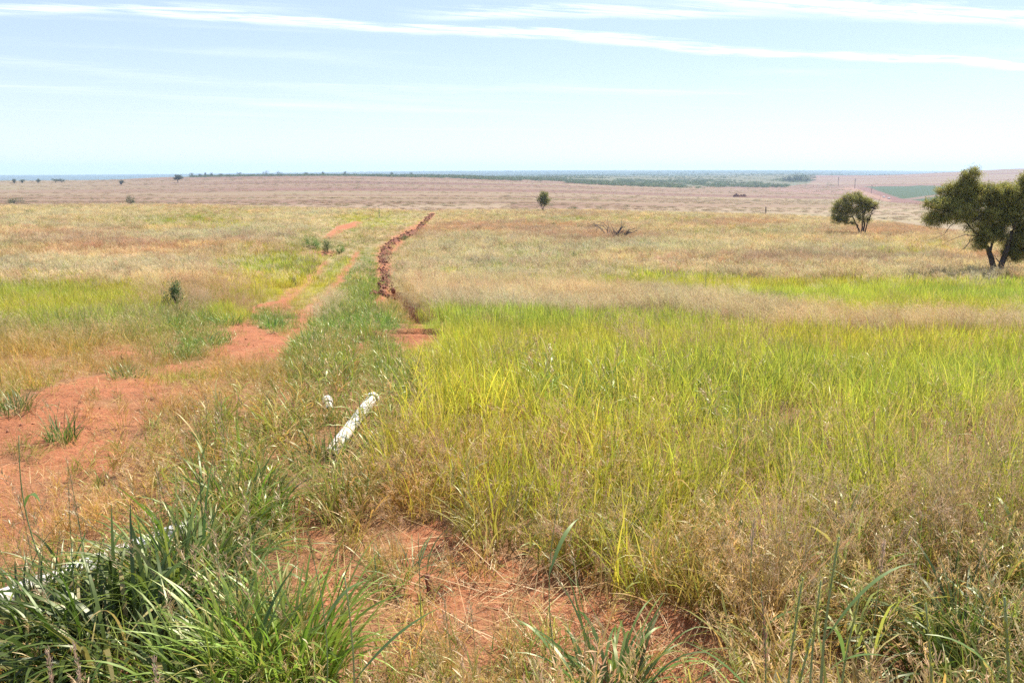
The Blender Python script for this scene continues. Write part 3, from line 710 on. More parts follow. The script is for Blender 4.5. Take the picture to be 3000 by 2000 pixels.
flush(('dry', 0), 'short dry straw coloured grass on the red soil', V_(blade_tuft, 4, 'dry_tuft', 26, .09, (.06, .24), (.0018, .004), 4, lean=.7, bend=.9), MG_I, 'dry_grass')
flush(('dry', 1), 'short dry grass on the verge', V_(blade_tuft, 3, 'dry_tuft_mid', 20, .16, (.08, .25), (.005, .009), 3, lean=.5, bend=.8), MG_I, 'dry_verge_grass')
flush(('litter', 0), 'pale fallen straw lying flat on the bare red soil', V_(litter_tuft, 5, 'straw', 16, .20, (.05, .34), (.002, .005)), MG_I, 'straw_litter')

# crumbs of soil on the bare ground
def crumb(name):
    ic = np.array([(0, 0, 1), (.94, 0, -.33), (-.47, .82, -.33), (-.47, -.82, -.33), (.5, .6, .5), (-.7, 0, .5), (.4, -.7, .4)]) * (1 + rng.normal(0, .2, (7, 1)))
    t_ = [(0,1,4),(0,4,5),(4,2,5),(0,5,6),(5,3,6),(0,6,1),(6,3,1),(1,2,4),(2,3,5),(1,3,2)]
    return bpy.data.objects.new(name, mk_mesh(name, ic, None, t_))
x, y, z, r = sample(1.6, 26, (260, 1.15)); Wt = zones(x, y, z); cl_ = fbm(x * 1.7, y * 1.7, 151, 3)
m_ = (rng.random(len(x)) < Wt[:, BARE] * np.clip((cl_ - .38) * 4, .03, 1)); x, y, z, r = x[m_], y[m_], z[m_], r[m_]; n_ = len(x)
s = np.exp(rng.normal(math.log(.0065), .5, n_)) * (1 + r / 14); tt = np.tile([.33, .13, .065], (n_, 1)) * rng.uniform(.7, 1.25, (n_, 1))
scatter('soil_crumbs', 'small clods and pebbles strewn over the bare red soil', np.stack([x, y, z], 1), rng.uniform(0, 6, (n_, 3)), np.stack([s, s * rng.uniform(.7, 1.3, n_), s * .7], 1), tt, tt, [crumb('crumb') for _ in range(4)], M_CRUMB, 'soil')

# ------------------------------------------------------------------ far vegetation (too many to count)
def leaf_ball(name, n, rx, rz, lw, ll, flat=.0):
    bg_ = Bag()
    cl = rng.normal(0, 1, (9, 3)); cl /= np.linalg.norm(cl, axis=1)[:, None]; cl[:, 2] = np.abs(cl[:, 2]) * .9
    c = cl[rng.integers(0, 9, n)] * .62 + rng.normal(0, .30, (n, 3))
    q = np.linalg.norm(c, axis=1); c = c / np.maximum(q, 1)[:, None]; c[:, 2] = np.clip(c[:, 2], -.25, 1)
    Pn = np.stack([c[:, 0] * rx, c[:, 1] * rx, rz * (.35 + .65 * c[:, 2])], 1)
    V, Fq, hg, _ = ribbons(Pn, rng.uniform(0, 2 * pi, n), rng.uniform(.2, 1.5, n), rng.uniform(0, .5, n), rng.uniform(ll * .6, ll * 1.3, n), rng.uniform(lw * .7, lw * 1.2, n), 1, 'sp')
    bg_.add(V, Fq, np.ones(len(V)), rng.random(n) * .8); return bpy.data.objects.new(name, bg_.mesh(name))
balls = [leaf_ball('far_bush', 170, 1, 1, .16, .26) for _ in range(5)]
n = 90000
r = np.exp(rng.uniform(math.log(700), math.log(8800), n)); a = np.radians(rng.uniform(-44, 44, n))
r[:16000] = rng.uniform(870, 1500, 16000); a[:16000] = np.arctan((rng.uniform(540, 2420, 16000) - 1500) / 2450)
x = r * np.sin(a); y = r * np.cos(a); zb = base_z(x, y); px_, py_ = project(x, y, zb)
w1 = fbm(x * .008, y * .003, 91, 3) - .5
m1 = inpoly(px_, py_ + w1 * 16, [(1310, 518), (1500, 525), (1700, 536), (2000, 550), (2300, 549), (2390, 536), (2390, 500), (1310, 500)]) & (r > 850) & (r < 2600)
m2 = inpoly(px_, py_ + w1 * 6, [(560, 508), (1400, 500), (1400, 522), (1000, 516), (700, 517), (560, 519)]) & (r > 900) & (r < 2300)
m3 = (r > 2300)
pr = np.where(m1, .55 * (fbm(x * .02, y * .006, 95, 3) > .40), 0) + np.where(m2, .5, 0) + np.where(m3 & ~m1, .30 * (fbm(x * .003, y * .0015, 97, 3) > .42), 0)
k = rng.random(n) < pr
x, y, r = x[k], y[k], r[k]; zb = gz(x, y) - .2; s = rng.uniform(1.3, 3.1, len(x)) * (1 + (r > 2300) * rng.uniform(0, .9, len(x)))
hz_ = s * rng.uniform(.5, 1.0, len(x)); rot = np.stack([np.zeros(len(x)), np.zeros(len(x)), rng.uniform(0, 6.28, len(x))], 1)
tt = np.array([.085, .115, .045]) * rng.uniform(.6, 1.4, (len(x), 1)) * rng.normal(1, .08, (len(x), 3))
near_ = r < 2300
for nm, lb, mk_ in (('scrub', 'grey green thorn scrub covering the valley beyond the stubble field', near_), ('hill_woodland', 'dark bush woodland on the blue hills along the horizon', ~near_)):
    scatter(nm, lb, np.stack([x, y, zb], 1)[mk_], rot[mk_], np.stack([s, s, hz_], 1)[mk_], tt[mk_], tt[mk_], balls, MG_I, 'scrub')
# low tufts in the stubble field
n = 70000
r = np.exp(rng.uniform(math.log(175), math.log(1250), n)); a = np.radians(rng.uniform(-44, 44, n)); x = r * np.sin(a); y = r * np.cos(a)
px_, py_ = project(x, y, base_z(x, y))
incrop = inpoly(px_, py_, [(2480, 540), (3600, 540), (3600, 640), (2985, 612), (2800, 602), (2600, 592), (2520, 570)])
w2 = fbm(x * .0045 + y * .003, y * .037 + fbm(x * .003, y * .004, 171, 2) * 3, 99, 5)
k = (~incrop) & (rng.random(n) < np.clip((w2 - .42) * 4, .04, 1) * .5); x, y, r, w2 = x[k], y[k], r[k], w2[k]
s = rng.uniform(.5, 1.3, len(x)) * (1 + r / 900); pal = np.array([(.38, .28, .17), (.33, .20, .14), (.27, .25, .12), (.36, .24, .155)])
tt = pal[rng.choice(4, len(x), p=[.35, .30, .10, .25])] * rng.uniform(.7, 1.2, (len(x), 1))
scatter('stubble_tufts', 'dry tufts in low bands across the purplish field', np.stack([x, y, gz(x, y)], 1), np.stack([x * 0, x * 0, rng.uniform(0, 6, len(x))], 1), np.stack([s * 1.2, s * .9, s * .20], 1), tt, tt, balls, MG_I, 'grass')

# ------------------------------------------------------------------ wood and leaves
def simple_mat(name, c1, c2, scale=20, rough=.9, bump=.4, stretch=(1, 1, 1), spec=.2):
    m = bpy.data.materials.new(name); m.use_nodes = True; t = m.node_tree; n_ = NB(t); bs = t.nodes['Principled BSDF']
    tc_ = n_.n('ShaderNodeTexCoord'); v = n_.vmul(tc_.outputs['Object'], stretch)
    f_ = n_.noise(v, scale, 5, .65)
    t.links.new(n_.mix(n_.ss(f_, .35, .68), (*c1, 1), (*c2, 1)), bs.inputs['Base Color'])
    bs.inputs['Roughness'].default_value = rough
    try: bs.inputs['Specular IOR Level'].default_value = spec
    except Exception: pass
    bp = n_.n('ShaderNodeBump'); bp.inputs['Strength'].default_value = bump; bp.inputs['Distance'].default_value = .02; n_.put(bp.inputs['Height'], f_)
    t.links.new(bp.outputs[0], bs.inputs['Normal']); return m
M_BARK = simple_mat('dark_bark', (.045, .032, .025), (.13, .09, .07), 9, .95, .8, (3, 3, .7))
M_DEAD = simple_mat('dead_wood', (.06, .045, .045), (.17, .14, .13), 14, .9, .5, (2, 2, 1))
M_GREYW = simple_mat('weathered_twig', (.16, .13, .11), (.32, .27, .23), 14, .9, .4)
M_STAKE = simple_mat('red_stained_wood', (.22, .08, .05), (.45, .20, .13), 60, .95, .9, (3, 3, .8))
M_POST = simple_mat('dark_post_wood', (.07, .04, .035), (.16, .10, .08), 9, .95, .5)
M_PIPE = simple_mat('white_plastic', (.76, .75, .71), (.55, .40, .30), 7.0, .5, .08, spec=.4)
M_RING = simple_mat('dark_rubber', (.03, .03, .03), (.08, .07, .06), 30, .7, .2)
M_BLK = simple_mat('pipe_inside', (.10, .08, .07), (.05, .04, .04), 10, .9, .1)

def tube_bm(V, Fq, pts, radii, ns=7, cap=False):
    pts = np.asarray(pts, float); n0 = len(V)
    for i, p in enumerate(pts):
        d = pts[min(i + 1, len(pts) - 1)] - pts[max(i - 1, 0)]; d = d / (np.linalg.norm(d) + 1e-9)
        u = np.cross(d, [0, 0, 1.0]) if abs(d[2]) < .95 else np.cross(d, [1.0, 0, 0]); u /= np.linalg.norm(u); v = np.cross(d, u)
        for k in range(ns):
            a_ = 2 * pi * k / ns; V.append(p + radii[i] * (cos(a_) * u + sin(a_) * v))
    for i in range(len(pts) - 1):
        for k in range(ns):
            Fq.append((n0 + i * ns + k, n0 + i * ns + (k + 1) % ns, n0 + (i + 1) * ns + (k + 1) % ns, n0 + (i + 1) * ns + k))
    if cap:
        c = len(V); V.append(pts[-1]); 
        for k in range(ns): 
            a_ = n0 + (len(pts) - 1) * ns + k; b_ = n0 + (len(pts) - 1) * ns + (k + 1) % ns; Fq.append((a_, b_, c, c))
def clean_quads(Fq):
    q = [f for f in Fq if f[2] != f[3]]; t = [f[:3] for f in Fq if f[2] == f[3]]; return q, t
def tubes_obj(name, tubes, mat, parent=None, ns=7, smooth=True, loc=None):
    V = []; Fq = []
    for pts, rad_ in tubes: tube_bm(V, Fq, pts, rad_, ns, True)
    q, t = clean_quads(Fq); return link(name, mk_mesh(name, V, q, t, smooth=smooth), mat, parent, loc)
def wig(p0, p1, n, amp, r_):
    p0 = np.asarray(p0, float); p1 = np.asarray(p1, float); t = np.linspace(0, 1, n)[:, None]
    w = r_.normal(0, amp, (n, 3)) * np.sin(np.pi * t); return p0 + (p1 - p0) * t + w
def grow_leaves(bg_, centres, n_per, r_, spray, leaf_l, leaf_w, nl, tcol, tvar=.25, up=.3):
    """feathery sprays: each a short twig direction with leaflets along it"""
    for (c, rad_, w) in centres:
        n = int(n_per * w); ncl = 20
        cc = r_.normal(0, 1, (ncl, 3)); cc /= np.linalg.norm(cc, axis=1)[:, None]; cc *= (r_.random((ncl, 1)) ** .4) * .78
        p = cc[r_.integers(0, ncl, n)] + r_.normal(0, .13, (n, 3)); q = np.linalg.norm(p, axis=1)
        p = p / np.maximum(q, 1)[:, None]; d = p / (np.linalg.norm(p, axis=1)[:, None] + .1) + r_.normal(0, .45, (n, 3)) + np.array([0, 0, up]); d /= np.linalg.norm(d, axis=1)[:, None]
        pos = np.asarray(c) + p * np.asarray(rad_)
        t = r_.uniform(0, 1, (n, nl)); L_ = r_.uniform(.5, 1.2, n)[:, None] * spray
        pp = (pos[:, None, :] + d[:, None, :] * (t * L_)[..., None] + r_.normal(0, leaf_l * .5, (n, nl, 3))).reshape(-1, 3); m_ = len(pp)
        sh = np.repeat(tcol * (1 + r_.normal(0, tvar, (n, 1))) * (1 + r_.normal(0, .06, (n, 3))), nl, 0)
        V, Fq, hg, _ = ribbons(pp, r_.uniform(0, 2 * pi, m_), r_.uniform(.1, 2.0, m_), r_.uniform(0, .6, m_), r_.uniform(leaf_l * .6, leaf_l * 1.3, m_), r_.uniform(leaf_w * .7, leaf_w * 1.3, m_), 1, 'sp', r_=r_)
        bg_.add(V, Fq, np.ones(len(V)), r_.random(m_) * .82, 0, np.clip(sh, .01, 1))
def tree(name, label, bpx, brow, stems, blobs, bare, tcol, n_per, leaf, spray, nl, group=None, seed=1, thick=1.0):
    r_ = np.random.default_rng(seed)
    gx_, gy_ = at(bpx, brow); dep = gy_ * CT + (EYE - float(base_z(gx_, gy_))) * ST_; s = dep / F
    z0 = float(gz(gx_, gy_)) - .05
    root = empty(name, (gx_, gy_, z0)); tag(root, label, 'tree', group)
    def loc(px_, row_, dy=0.0): return np.array([(px_ - bpx) * s, dy, (brow - row_) * s])
    tb = []; ends = []
    for pts, w0, w1, dy in stems:
        P_ = np.array([loc(p[0], p[1], dy * i / max(1, len(pts) - 1)) for i, p in enumerate(pts)])
        Q = [P_[0]]
        for i in range(len(P_) - 1):
            Q += list(wig(P_[i], P_[i + 1], 5, s * 1.6, r_)[1:])
        tb.append((Q, list(np.linspace(w0, w1, len(Q)) * s / 2 * thick))); ends += [Q[len(Q) // 2], Q[-1], Q[-3]]
    centres = []
    for bx, by, rp, w in blobs:
        c = loc(bx, by, r_.uniform(-.5, .5) * rp * s); rad_ = (rp * s, rp * s * 1.15, rp * s * .85); centres.append((c, rad_, w))
        e = min(ends, key=lambda q: np.linalg.norm(q - c))
        br = wig(e, c, 6, s * 3, r_); tb.append((br, list(np.linspace(4.5, 1.6, 6) * s / 2 * thick)))
        for _ in range(9):
            q = br[r_.integers(2, 6)]; dd = r_.normal(0, 1, 3); dd[2] = abs(dd[2]) * .8; dd /= np.linalg.norm(dd)
            tb.append((wig(q, c + dd * np.array(rad_) * r_.uniform(.6, 1.05), 5, s * 1.5, r_), list(np.linspace(1.7, .5, 5) * s / 2 * thick)))
    tubes_obj('trunk', tb, M_BARK, root, 7)
    bg_ = Bag(); grow_leaves(bg_, centres, n_per, r_, spray, leaf, leaf * .42, nl, np.array(tcol))
    link('crown', bg_.mesh('crown', None, tcol), MG_F, root)
    if bare:
        tb = []
        for pts, w0 in bare:
            dy = r_.uniform(-.8, .8); P_ = np.array([loc(p[0], p[1], dy) for p in pts]); Q = [P_[0]]
            for i in range(len(P_) - 1): Q += list(wig(P_[i], P_[i + 1], 4, s * .8, r_)[1:])
            tb = [(Q, list(np.linspace(w0, .5, len(Q)) * s / 2))]
            for _ in range(5):
                q = Q[r_.integers(1, len(Q))]; dd = Q[-1] - Q[0]; dd = dd / np.linalg.norm(dd) + r_.normal(0, .5, 3); dd[2] -= .2
                tb.append((wig(q, q + dd * s * r_.uniform(8, 20), 4, s * .8, r_), list(np.linspace(1.0, .35, 4) * s / 2)))
            tubes_obj('bare_branch', tb, M_DEAD, root, 5)
    return root
tree('thorn_tree', 'largest tree, broad dark green crown on two leaning trunks beside the crop field', 2915, 814,
  [([(2911, 814), (2905, 770), (2893, 735), (2881, 700), (2862, 660)], 19, 9, .3), ([(2922, 814), (2927, 770), (2932, 735), (2938, 690), (2945, 640)], 19, 9, -.3),
   ([(2936, 735), (2965, 690), (2985, 640), (2975, 580)], 8, 4, .6), ([(2880, 700), (2850, 688), (2820, 665), (2790, 630)], 7, 4, -.3), ([(2892, 735), (2915, 680), (2910, 620)], 7, 4, .9)],
  [(2795, 552, 44, 1.0), (2765, 575, 34, .7), (2825, 585, 42, .9), (2735, 612, 36, .8), (2770, 630, 44, 1.0), (2718, 640, 26, .4), (2840, 640, 48, 1.1), (2885, 600, 40, .9), (2915, 640, 52, 1.2), (2880, 680, 44, 1.0),
   (2935, 590, 34, .6), (2968, 550, 30, .45), (2985, 575, 32, .5), (2990, 630, 52, 1.2), (2945, 690, 50, 1.2), (3000, 690, 50, 1.2), (2975, 735, 36, .8), (3040, 620, 50, 1.0), (3060, 680, 50, 1.0), (3020, 575, 36, .6), (2950, 745, 22, .4),
   (2850, 560, 22, .35), (2860, 710, 20, .3), (2800, 520, 26, .4), (2925, 562, 26, .5), (2900, 578, 32, .7), (2918, 572, 26, .6), (2870, 572, 30, .6), (2925, 610, 34, .7), (2945, 625, 42, 1.0), (2915, 590, 34, .7), (2975, 520, 14, .2), (2700, 600, 12, .12)],
  [([(2882, 700), (2850, 690), (2820, 685), (2780, 700), (2755, 715)], 4), ([(2800, 640), (2770, 660), (2755, 685), (2722, 698)], 3), ([(2780, 640), (2740, 645), (2694, 655)], 2.5), ([(2898, 760), (2890, 752), (2884, 742)], 4),
   ([(2850, 690), (2830, 700), (2815, 730)], 2), ([(2830, 690), (2822, 715), (2800, 735)], 2), ([(2935, 750), (2945, 762), (2948, 775)], 2), ([(2780, 500), (2772, 512), (2780, 530)], 2), ([(2985, 590), (2972, 570), (2960, 560)], 3)],
  (.34, .31, .09), 950, .08, .34, 13, seed=3)
tree('thorn_tree', 'middle sized round leaning tree on four slender trunks, left of the largest tree', 2524, 690,
  [([(2519, 690), (2515, 665), (2505, 645), (2490, 615)], 5.5, 3, .4), ([(2523, 690), (2523, 660), (2520, 620), (2515, 595)], 5, 3, -.3), ([(2528, 690), (2531, 665), (2530, 630), (2535, 605)], 5.5, 3, .5), ([(2530, 690), (2535, 650), (2545, 620), (2548, 605)], 4, 2, -.5),
   ([(2512, 658), (2506, 650), (2497, 648)], 2.5, 1.5, .2)],
  [(2480, 586, 24, 1.0), (2456, 600, 22, 1.0), (2448, 622, 18, .8), (2450, 640, 15, .6), (2466, 642, 14, .5), (2500, 577, 18, .8), (2516, 590, 20, .8), (2478, 612, 22, .9), (2540, 592, 18, .7), (2505, 612, 16, .5), (2530, 612, 14, .45), (2548, 600, 12, .35), (2538, 640, 10, .25), (2510, 634, 12, .3), (2495, 650, 7, .1)],
  [([(2530, 625), (2545, 622), (2558, 600)], 2), ([(2545, 622), (2556, 612), (2563, 604)], 1.5)],
  (.32, .295, .085), 640, .11, .40, 9, seed=5)
tree('thorn_tree', 'small lone upright tree on a single stem at the crest of the pale grass', 1591, 621,
  [([(1591, 621), (1591, 612), (1586, 600), (1582, 592)], 3, 1.5, .3), ([(1591, 612), (1597, 600), (1598, 588)], 2.4, 1.2, -.3)],
  [(1593, 573, 13, 1.0), (1589, 584, 14, 1.0), (1602, 588, 11, .7), (1592, 596, 10, .5)],
  [([(1589, 608), (1580, 598), (1574, 588)], 1.2), ([(1586, 602), (1577, 590), (1573, 580)], 1.0), ([(1588, 606), (1582, 590), (1578, 578)], 1.0)],
  (.24, .24, .06), 600, .16, .5, 6, seed=7)
tree('thorn_tree', 'dark flat topped tree standing on the left field just under the skyline scrub', 521, 535,
  [([(521, 535), (521, 530), (517, 525)], 2.2, 1.2, .5), ([(521, 530), (526, 524)], 1.6, 1, -.5)],
  [(515, 521, 8, 1), (523, 518, 9, 1), (529, 521, 7, .8)], [], (.075, .09, .04), 140, .8, 1.2, 5, seed=9)
tree('thorn_tree', 'very small sparse tree on the far left field', 357, 541,
  [([(357, 541), (356, 536)], 1.5, .8, .3)], [(354, 533, 5, 1), (361, 533, 4, .8)], [], (.09, .11, .045), 80, .6, 1.0, 5, seed=11)

def shrub(px_, row_, w, h, col, label, name='shrub', cat='shrub', group=None, stems=6, seed=0, leaf=None, dens=1.0, dead=False):
    r_ = np.random.default_rng(500 + seed + int(px_)); gx_, gy_ = at(px_, row_)
    dep = gy_ * CT + (EYE - float(base_z(gx_, gy_))) * ST_; s = dep / F; W_, H_ = w * s, h * s
    big = w >= 20
    bg_ = Bag(); nlf = int(np.clip(w * h * 1.6 * dens, 90, 3800)); lf = leaf or max(1.5 * s, .03)
    ncl = 10
    cc = np.stack([r_.uniform(-.8, .8, ncl), r_.uniform(-.8, .8, ncl), r_.uniform(.25, .85, ncl)], 1); cc[:, 2] *= (1 - .4 * np.abs(cc[:, 0]))
    c = cc[r_.integers(0, ncl, nlf)] + r_.normal(0, .22, (nlf, 3)); c[:, 2] = np.abs(c[:, 2])
    Pn = c * np.array([W_ / 2, W_ / 2, H_])
    V, Fq, hg, _ = ribbons(Pn, r_.uniform(0, 2 * pi, nlf), r_.uniform(0, 1.6, nlf), r_.uniform(0, .8, nlf), r_.uniform(lf, lf * 2.2, nlf), r_.uniform(lf * .4, lf * .9, nlf), 2 if big else 1, 'leaf', r_=r_)
    t1 = np.clip(np.array(col) * (1 + r_.normal(0, .22, (nlf, 1))), .01, 1)
    bg_.add(V, Fq, np.clip(hg, .4, 1), r_.random(nlf) * .85, 0, t1)
    z0 = float(gz(gx_, gy_)) - .02
    if big:
        root = empty(name, (gx_, gy_, z0)); tag(root, label, cat, group)
        link('foliage', bg_.mesh('foliage', None, col), MG_F, root)
        tubes_obj('stem', [(wig((r_.normal(0, W_ * .05), r_.normal(0, W_ * .05), 0), cc[i % ncl] * np.array([W_ / 2, W_ / 2, H_]), 5, W_ * .02, r_), list(np.linspace(.9, .35, 5) * max(s, .004))) for i in range(stems)], M_BARK, root, 5)
    else:
        root = link(name, bg_.mesh(name, None, col), MG_F, None, (gx_, gy_, z0)); tag(root, label, cat, group)
    return root
DG, GG, LGc, YGc, BRc = (.085, .105, .04), (.17, .20, .11), (.15, .25, .065), (.26, .28, .06), (.26, .17, .09)
for a_ in [
 (43, 598, 40, 17, DG, 'low dark spreading bush at the left edge of the stubble field'), (268, 594, 14, 15, DG, 'small narrow bush left of the round dark bush beyond the pale grass'),
 (383, 598, 26, 25, DG, 'round dark bush standing at the far edge of the pale grass'), (86, 628, 24, 13, GG, 'grey green bush in the pale grass near the left edge'),
 (548, 708, 26, 22, GG, 'grey green bush amid the cream plumes left of the track'), (565, 674, 26, 14, DG, 'dark green weed patch on the low green rise'),
 (444, 664, 30, 13, GG, 'pale grey low bush on the left rise'), (914, 730, 52, 44, LGc, 'bright green bushy weed beside the upper track, larger of the pair'),
 (960, 740, 40, 38, (.10, .16, .05), 'darker green bushy weed right of the bright one by the upper track'), (1000, 745, 32, 28, LGc, 'small bright weed on the strip between upper track and trench'),
 (513, 912, 52, 80, (.14, .19, .07), 'tall dark leafy shrub left of the dirt track'), (856, 838, 24, 28, (.11, .13, .07), 'small grey bush on the left rim of the narrow rut'),
 (1616, 664, 28, 18, GG, 'grey green bush below the lone small tree'), (1700, 672, 22, 20, GG, 'grey bush left of the arched dead branches'), (1680, 760, 20, 22, GG, 'faint grey bush in the meadow below the dead branches'),
 (1493, 804, 30, 20, BRc, 'brown dry bush in the yellow green strip'), (1676, 615, 34, 7, DG, 'flat dark bush just beyond the crest, right of the lone small tree'), (1293, 684, 34, 16, LGc, 'fresh green weed clump right of the spoil bank'),
 (1187, 705, 26, 14, (.07, .12, .04), 'dark green weed on the left shoulder of the spoil bank'), (1950, 668, 14, 10, GG, 'small grey bush right of the dark uprooted stump'),
 (2138, 568, 12, 9, DG, 'small dark round bush on the far field near the red mound'), (2271, 549, 24, 11, DG, 'dark oval bush at the edge of the valley scrub'), (2361, 547, 15, 9, DG, 'small round bush at the right end of the scrub edge'),
 (2427, 547, 18, 15, DG, 'dark upright bush left of the utility poles'), (2443, 549, 14, 8, GG, 'pale bush touching the dark upright bush by the poles'), (2094, 548, 12, 9, DG, 'dark bush at the left part of the scrub edge'),
 (2060, 676, 14, 10, GG, 'small grey bush in pale grass, leftmost of a row right of the stump'), (2085, 688, 12, 9, GG, 'small grey bush just below the leftmost of the row'), (2137, 690, 10, 10, DG, 'tiny dark bush in the middle of the pale slope'),
 (2206, 690, 24, 15, GG, 'wider grey green bush in the middle of the row'), (2272, 684, 16, 15, DG, 'dark green bush below the fence post'), (2326, 690, 13, 15, DG, 'upright dark green bush right of the one below the fence post'),
 (2419, 692, 15, 20, (.06, .08, .045), 'dark pointed bush left of the shade of the middle sized tree'), (2255, 715, 20, 11, GG, 'thin grey bush in the pink plumes'), (2296, 713, 12, 7, GG, 'small pale grey stone like bush near the pink plumes'),
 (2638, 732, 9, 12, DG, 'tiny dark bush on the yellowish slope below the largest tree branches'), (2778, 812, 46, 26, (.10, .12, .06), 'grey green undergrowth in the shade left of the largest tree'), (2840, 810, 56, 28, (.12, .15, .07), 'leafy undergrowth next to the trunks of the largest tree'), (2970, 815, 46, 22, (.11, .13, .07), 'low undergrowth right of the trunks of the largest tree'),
 (2285, 888, 52, 30, (.08, .12, .04), 'dark green leafy weed between the yellow green strip and the pink plumes'), (2060, 868, 34, 24, BRc, 'dark brown dry clump at the left end of the pink plumes'),
 (2775, 598, 10, 6, DG, 'tiny bush on the crop field edge')]:
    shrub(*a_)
for i, (p_, w_, h_) in enumerate([(2302, 26, 14), (2320, 22, 19), (2340, 30, 22), (2362, 24, 17), (2330, 36, 12)]):
    shrub(p_, 531 + (i % 2), w_, h_, (.06, .085, .04), ['leftmost low tree of the dark grove at the right end of the scrub', 'second tree of the dark grove at the end of the scrub', 'tallest and widest tree of the dark grove at the end of the scrub', 'rightmost tree of the dark grove at the end of the scrub', 'low tree in front of the dark grove at the end of the scrub'][i], 'grove_tree', 'tree', 'trees of the dark far grove')
sky_trees = [(40, 7, 8), (62, 14, 7), (108, 12, 7), (160, 18, 7), (178, 14, 6), (562, 16, 9), (585, 8, 6), (602, 5, 9), (618, 8, 8), (645, 12, 6), (700, 22, 8), (778, 24, 11), (820, 18, 9), (900, 16, 7), (945, 7, 8), (1012, 10, 10), (1145, 12, 8), (1205, 9, 7)]
for i, (p_, w_, h_) in enumerate(sky_trees):
    xs_ = 1000.0 * math.tan(math.atan((p_ - 1500) / 2450.0)); rr_ = 905.0 if p_ < 300 else 1190.0
    a0 = math.atan((p_ - 1500) / 2450.0); gx_, gy_ = rr_ * sin(a0), rr_ * cos(a0)
    sgn = 'far left' if p_ < 300 else 'left centre'
    lab = ['tiny bush at the extreme left of the low skyline', 'low wide bush on the left skyline, second from the edge', 'low bush on the left skyline before the gap', 'wider bush on the left skyline beyond the gap', 'bush just right of the wider one on the left skyline',
           'flat topped tree leaning left at the start of the raised skyline scrub', 'small round bush after the flat topped skyline tree', 'narrow upright tree standing out on the skyline', 'dark round tree right of the narrow skyline tree', 'low bush filling the skyline after the dark round tree',
           'long low bush on the raised skyline', 'largest domed tree of the raised skyline scrub', 'rounded tree right of the domed skyline tree', 'broad low tree near the middle of the skyline scrub', 'small knob shaped tree on the skyline', 'dark round tree on the skyline above the spoil bank', 'tree near the right end of the skyline scrub', 'last small dark bush at the right end of the skyline scrub'][i]
    s_ = rr_ / F; r_ = np.random.default_rng(i + 60); bg_ = Bag()
    grow_leaves(bg_, [((r_.uniform(-.3, .3) * w_ * s_, 0, h_ * s_ * (.6 + .15 * j)), (w_ * s_ * .38, w_ * s_ * .38, h_ * s_ * .4), 1) for j in range(3)], 60, r_, 1.0, .6, .35, 4, np.array((.075, .10, .045)))
    root = empty('skyline_tree', (gx_, gy_, float(gz(gx_, gy_)))); tag(root, lab, 'tree', 'low trees along the skyline')
    link('crown', bg_.mesh('crown', None, (.07, .09, .04)), MG_F, root)
    tubes_obj('trunk', [([(0, 0, -.3), (.1, 0, h_ * s_ * .3), (.2, .1, h_ * s_ * .6)], [.35, .28, .15])], M_BARK, root, 5)

# ------------------------------------------------------------------ posts and poles
def post(px_, row_, hpx, wpx, name, label, cat, mat, arm=False, group=None):
    gx_, gy_ = at(px_, row_); dep = gy_ * CT + (EYE - float(base_z(gx_, gy_))) * ST_; s = dep / F; r_ = np.random.default_rng(int(px_))
    H_ = hpx * s; tubes = [(wig((0, 0, -.3), (r_.normal(0, .01) * H_, 0, H_), 5, .01 * H_, r_), [wpx * s / 2] * 4 + [wpx * s / 2 * .85])]
    z0 = float(gz(gx_, gy_))
    if arm:
        root = empty(name, (gx_, gy_, z0)); tag(root, label, cat, group)
        tubes_obj('pole', tubes, mat, root, 8)
        tubes_obj('crossarm', [([(-3 * s * 1.0, -.2, H_ * .93), (3 * s, -.2, H_ * .93)], [.12, .12])], mat, root, 6)
    else:
        o = tubes_obj(name, tubes, mat, None, 8, True, (gx_, gy_, z0)); tag(o, label, cat, group)
post(2242, 633, 27, 3.2, 'fence_post', 'dark upright wooden post standing alone at the crest of the pale grass', 'post', M_POST)
post(2005, 634, 13, 1.4, 'fence_post', 'thin grey stick like post at the crest, left of the dark upright post', 'post', M_POST)
post(2455, 546, 27, 1.3, 'utility_pole', 'left utility pole beyond the field, above the pale bush', 'pole', M_POST, True, 'utility poles on the far field')
post(2504, 553, 29, 1.6, 'utility_pole', 'middle utility pole beside the far red road', 'pole', M_POST, True, 'utility poles on the far field')
post(2553, 566, 24, 1.2, 'utility_pole', 'right utility pole at the near corner of the crop field', 'pole', M_POST, True, 'utility poles on the far field')
def white_block(px_, row_, wpx, label):
    gx_, gy_ = at(px_, row_); s = gy_ / F; r_ = np.random.default_rng(int(px_))
    V = []; Fq = []
    tube_bm(V, Fq, [(-wpx * s / 2, 0, .3), (-wpx * s * .3, 0, .5), (0, .2, .55), (wpx * s * .35, 0, .45), (wpx * s / 2, 0, .3)], [.25, .5, .55, .5, .2], 8, True)
    q, t = clean_quads(Fq); tag(link('pale_rock', mk_mesh('pale_rock', V, q, t, smooth=True), M_PIPE, None, (gx_, gy_, float(gz(gx_, gy_)))), label, 'rock')
white_block(2589, 579, 7, 'small white object left of the pair at the edge of the crop field'); white_block(2604, 583, 8, 'white object on the far red bank at the crop field corner')

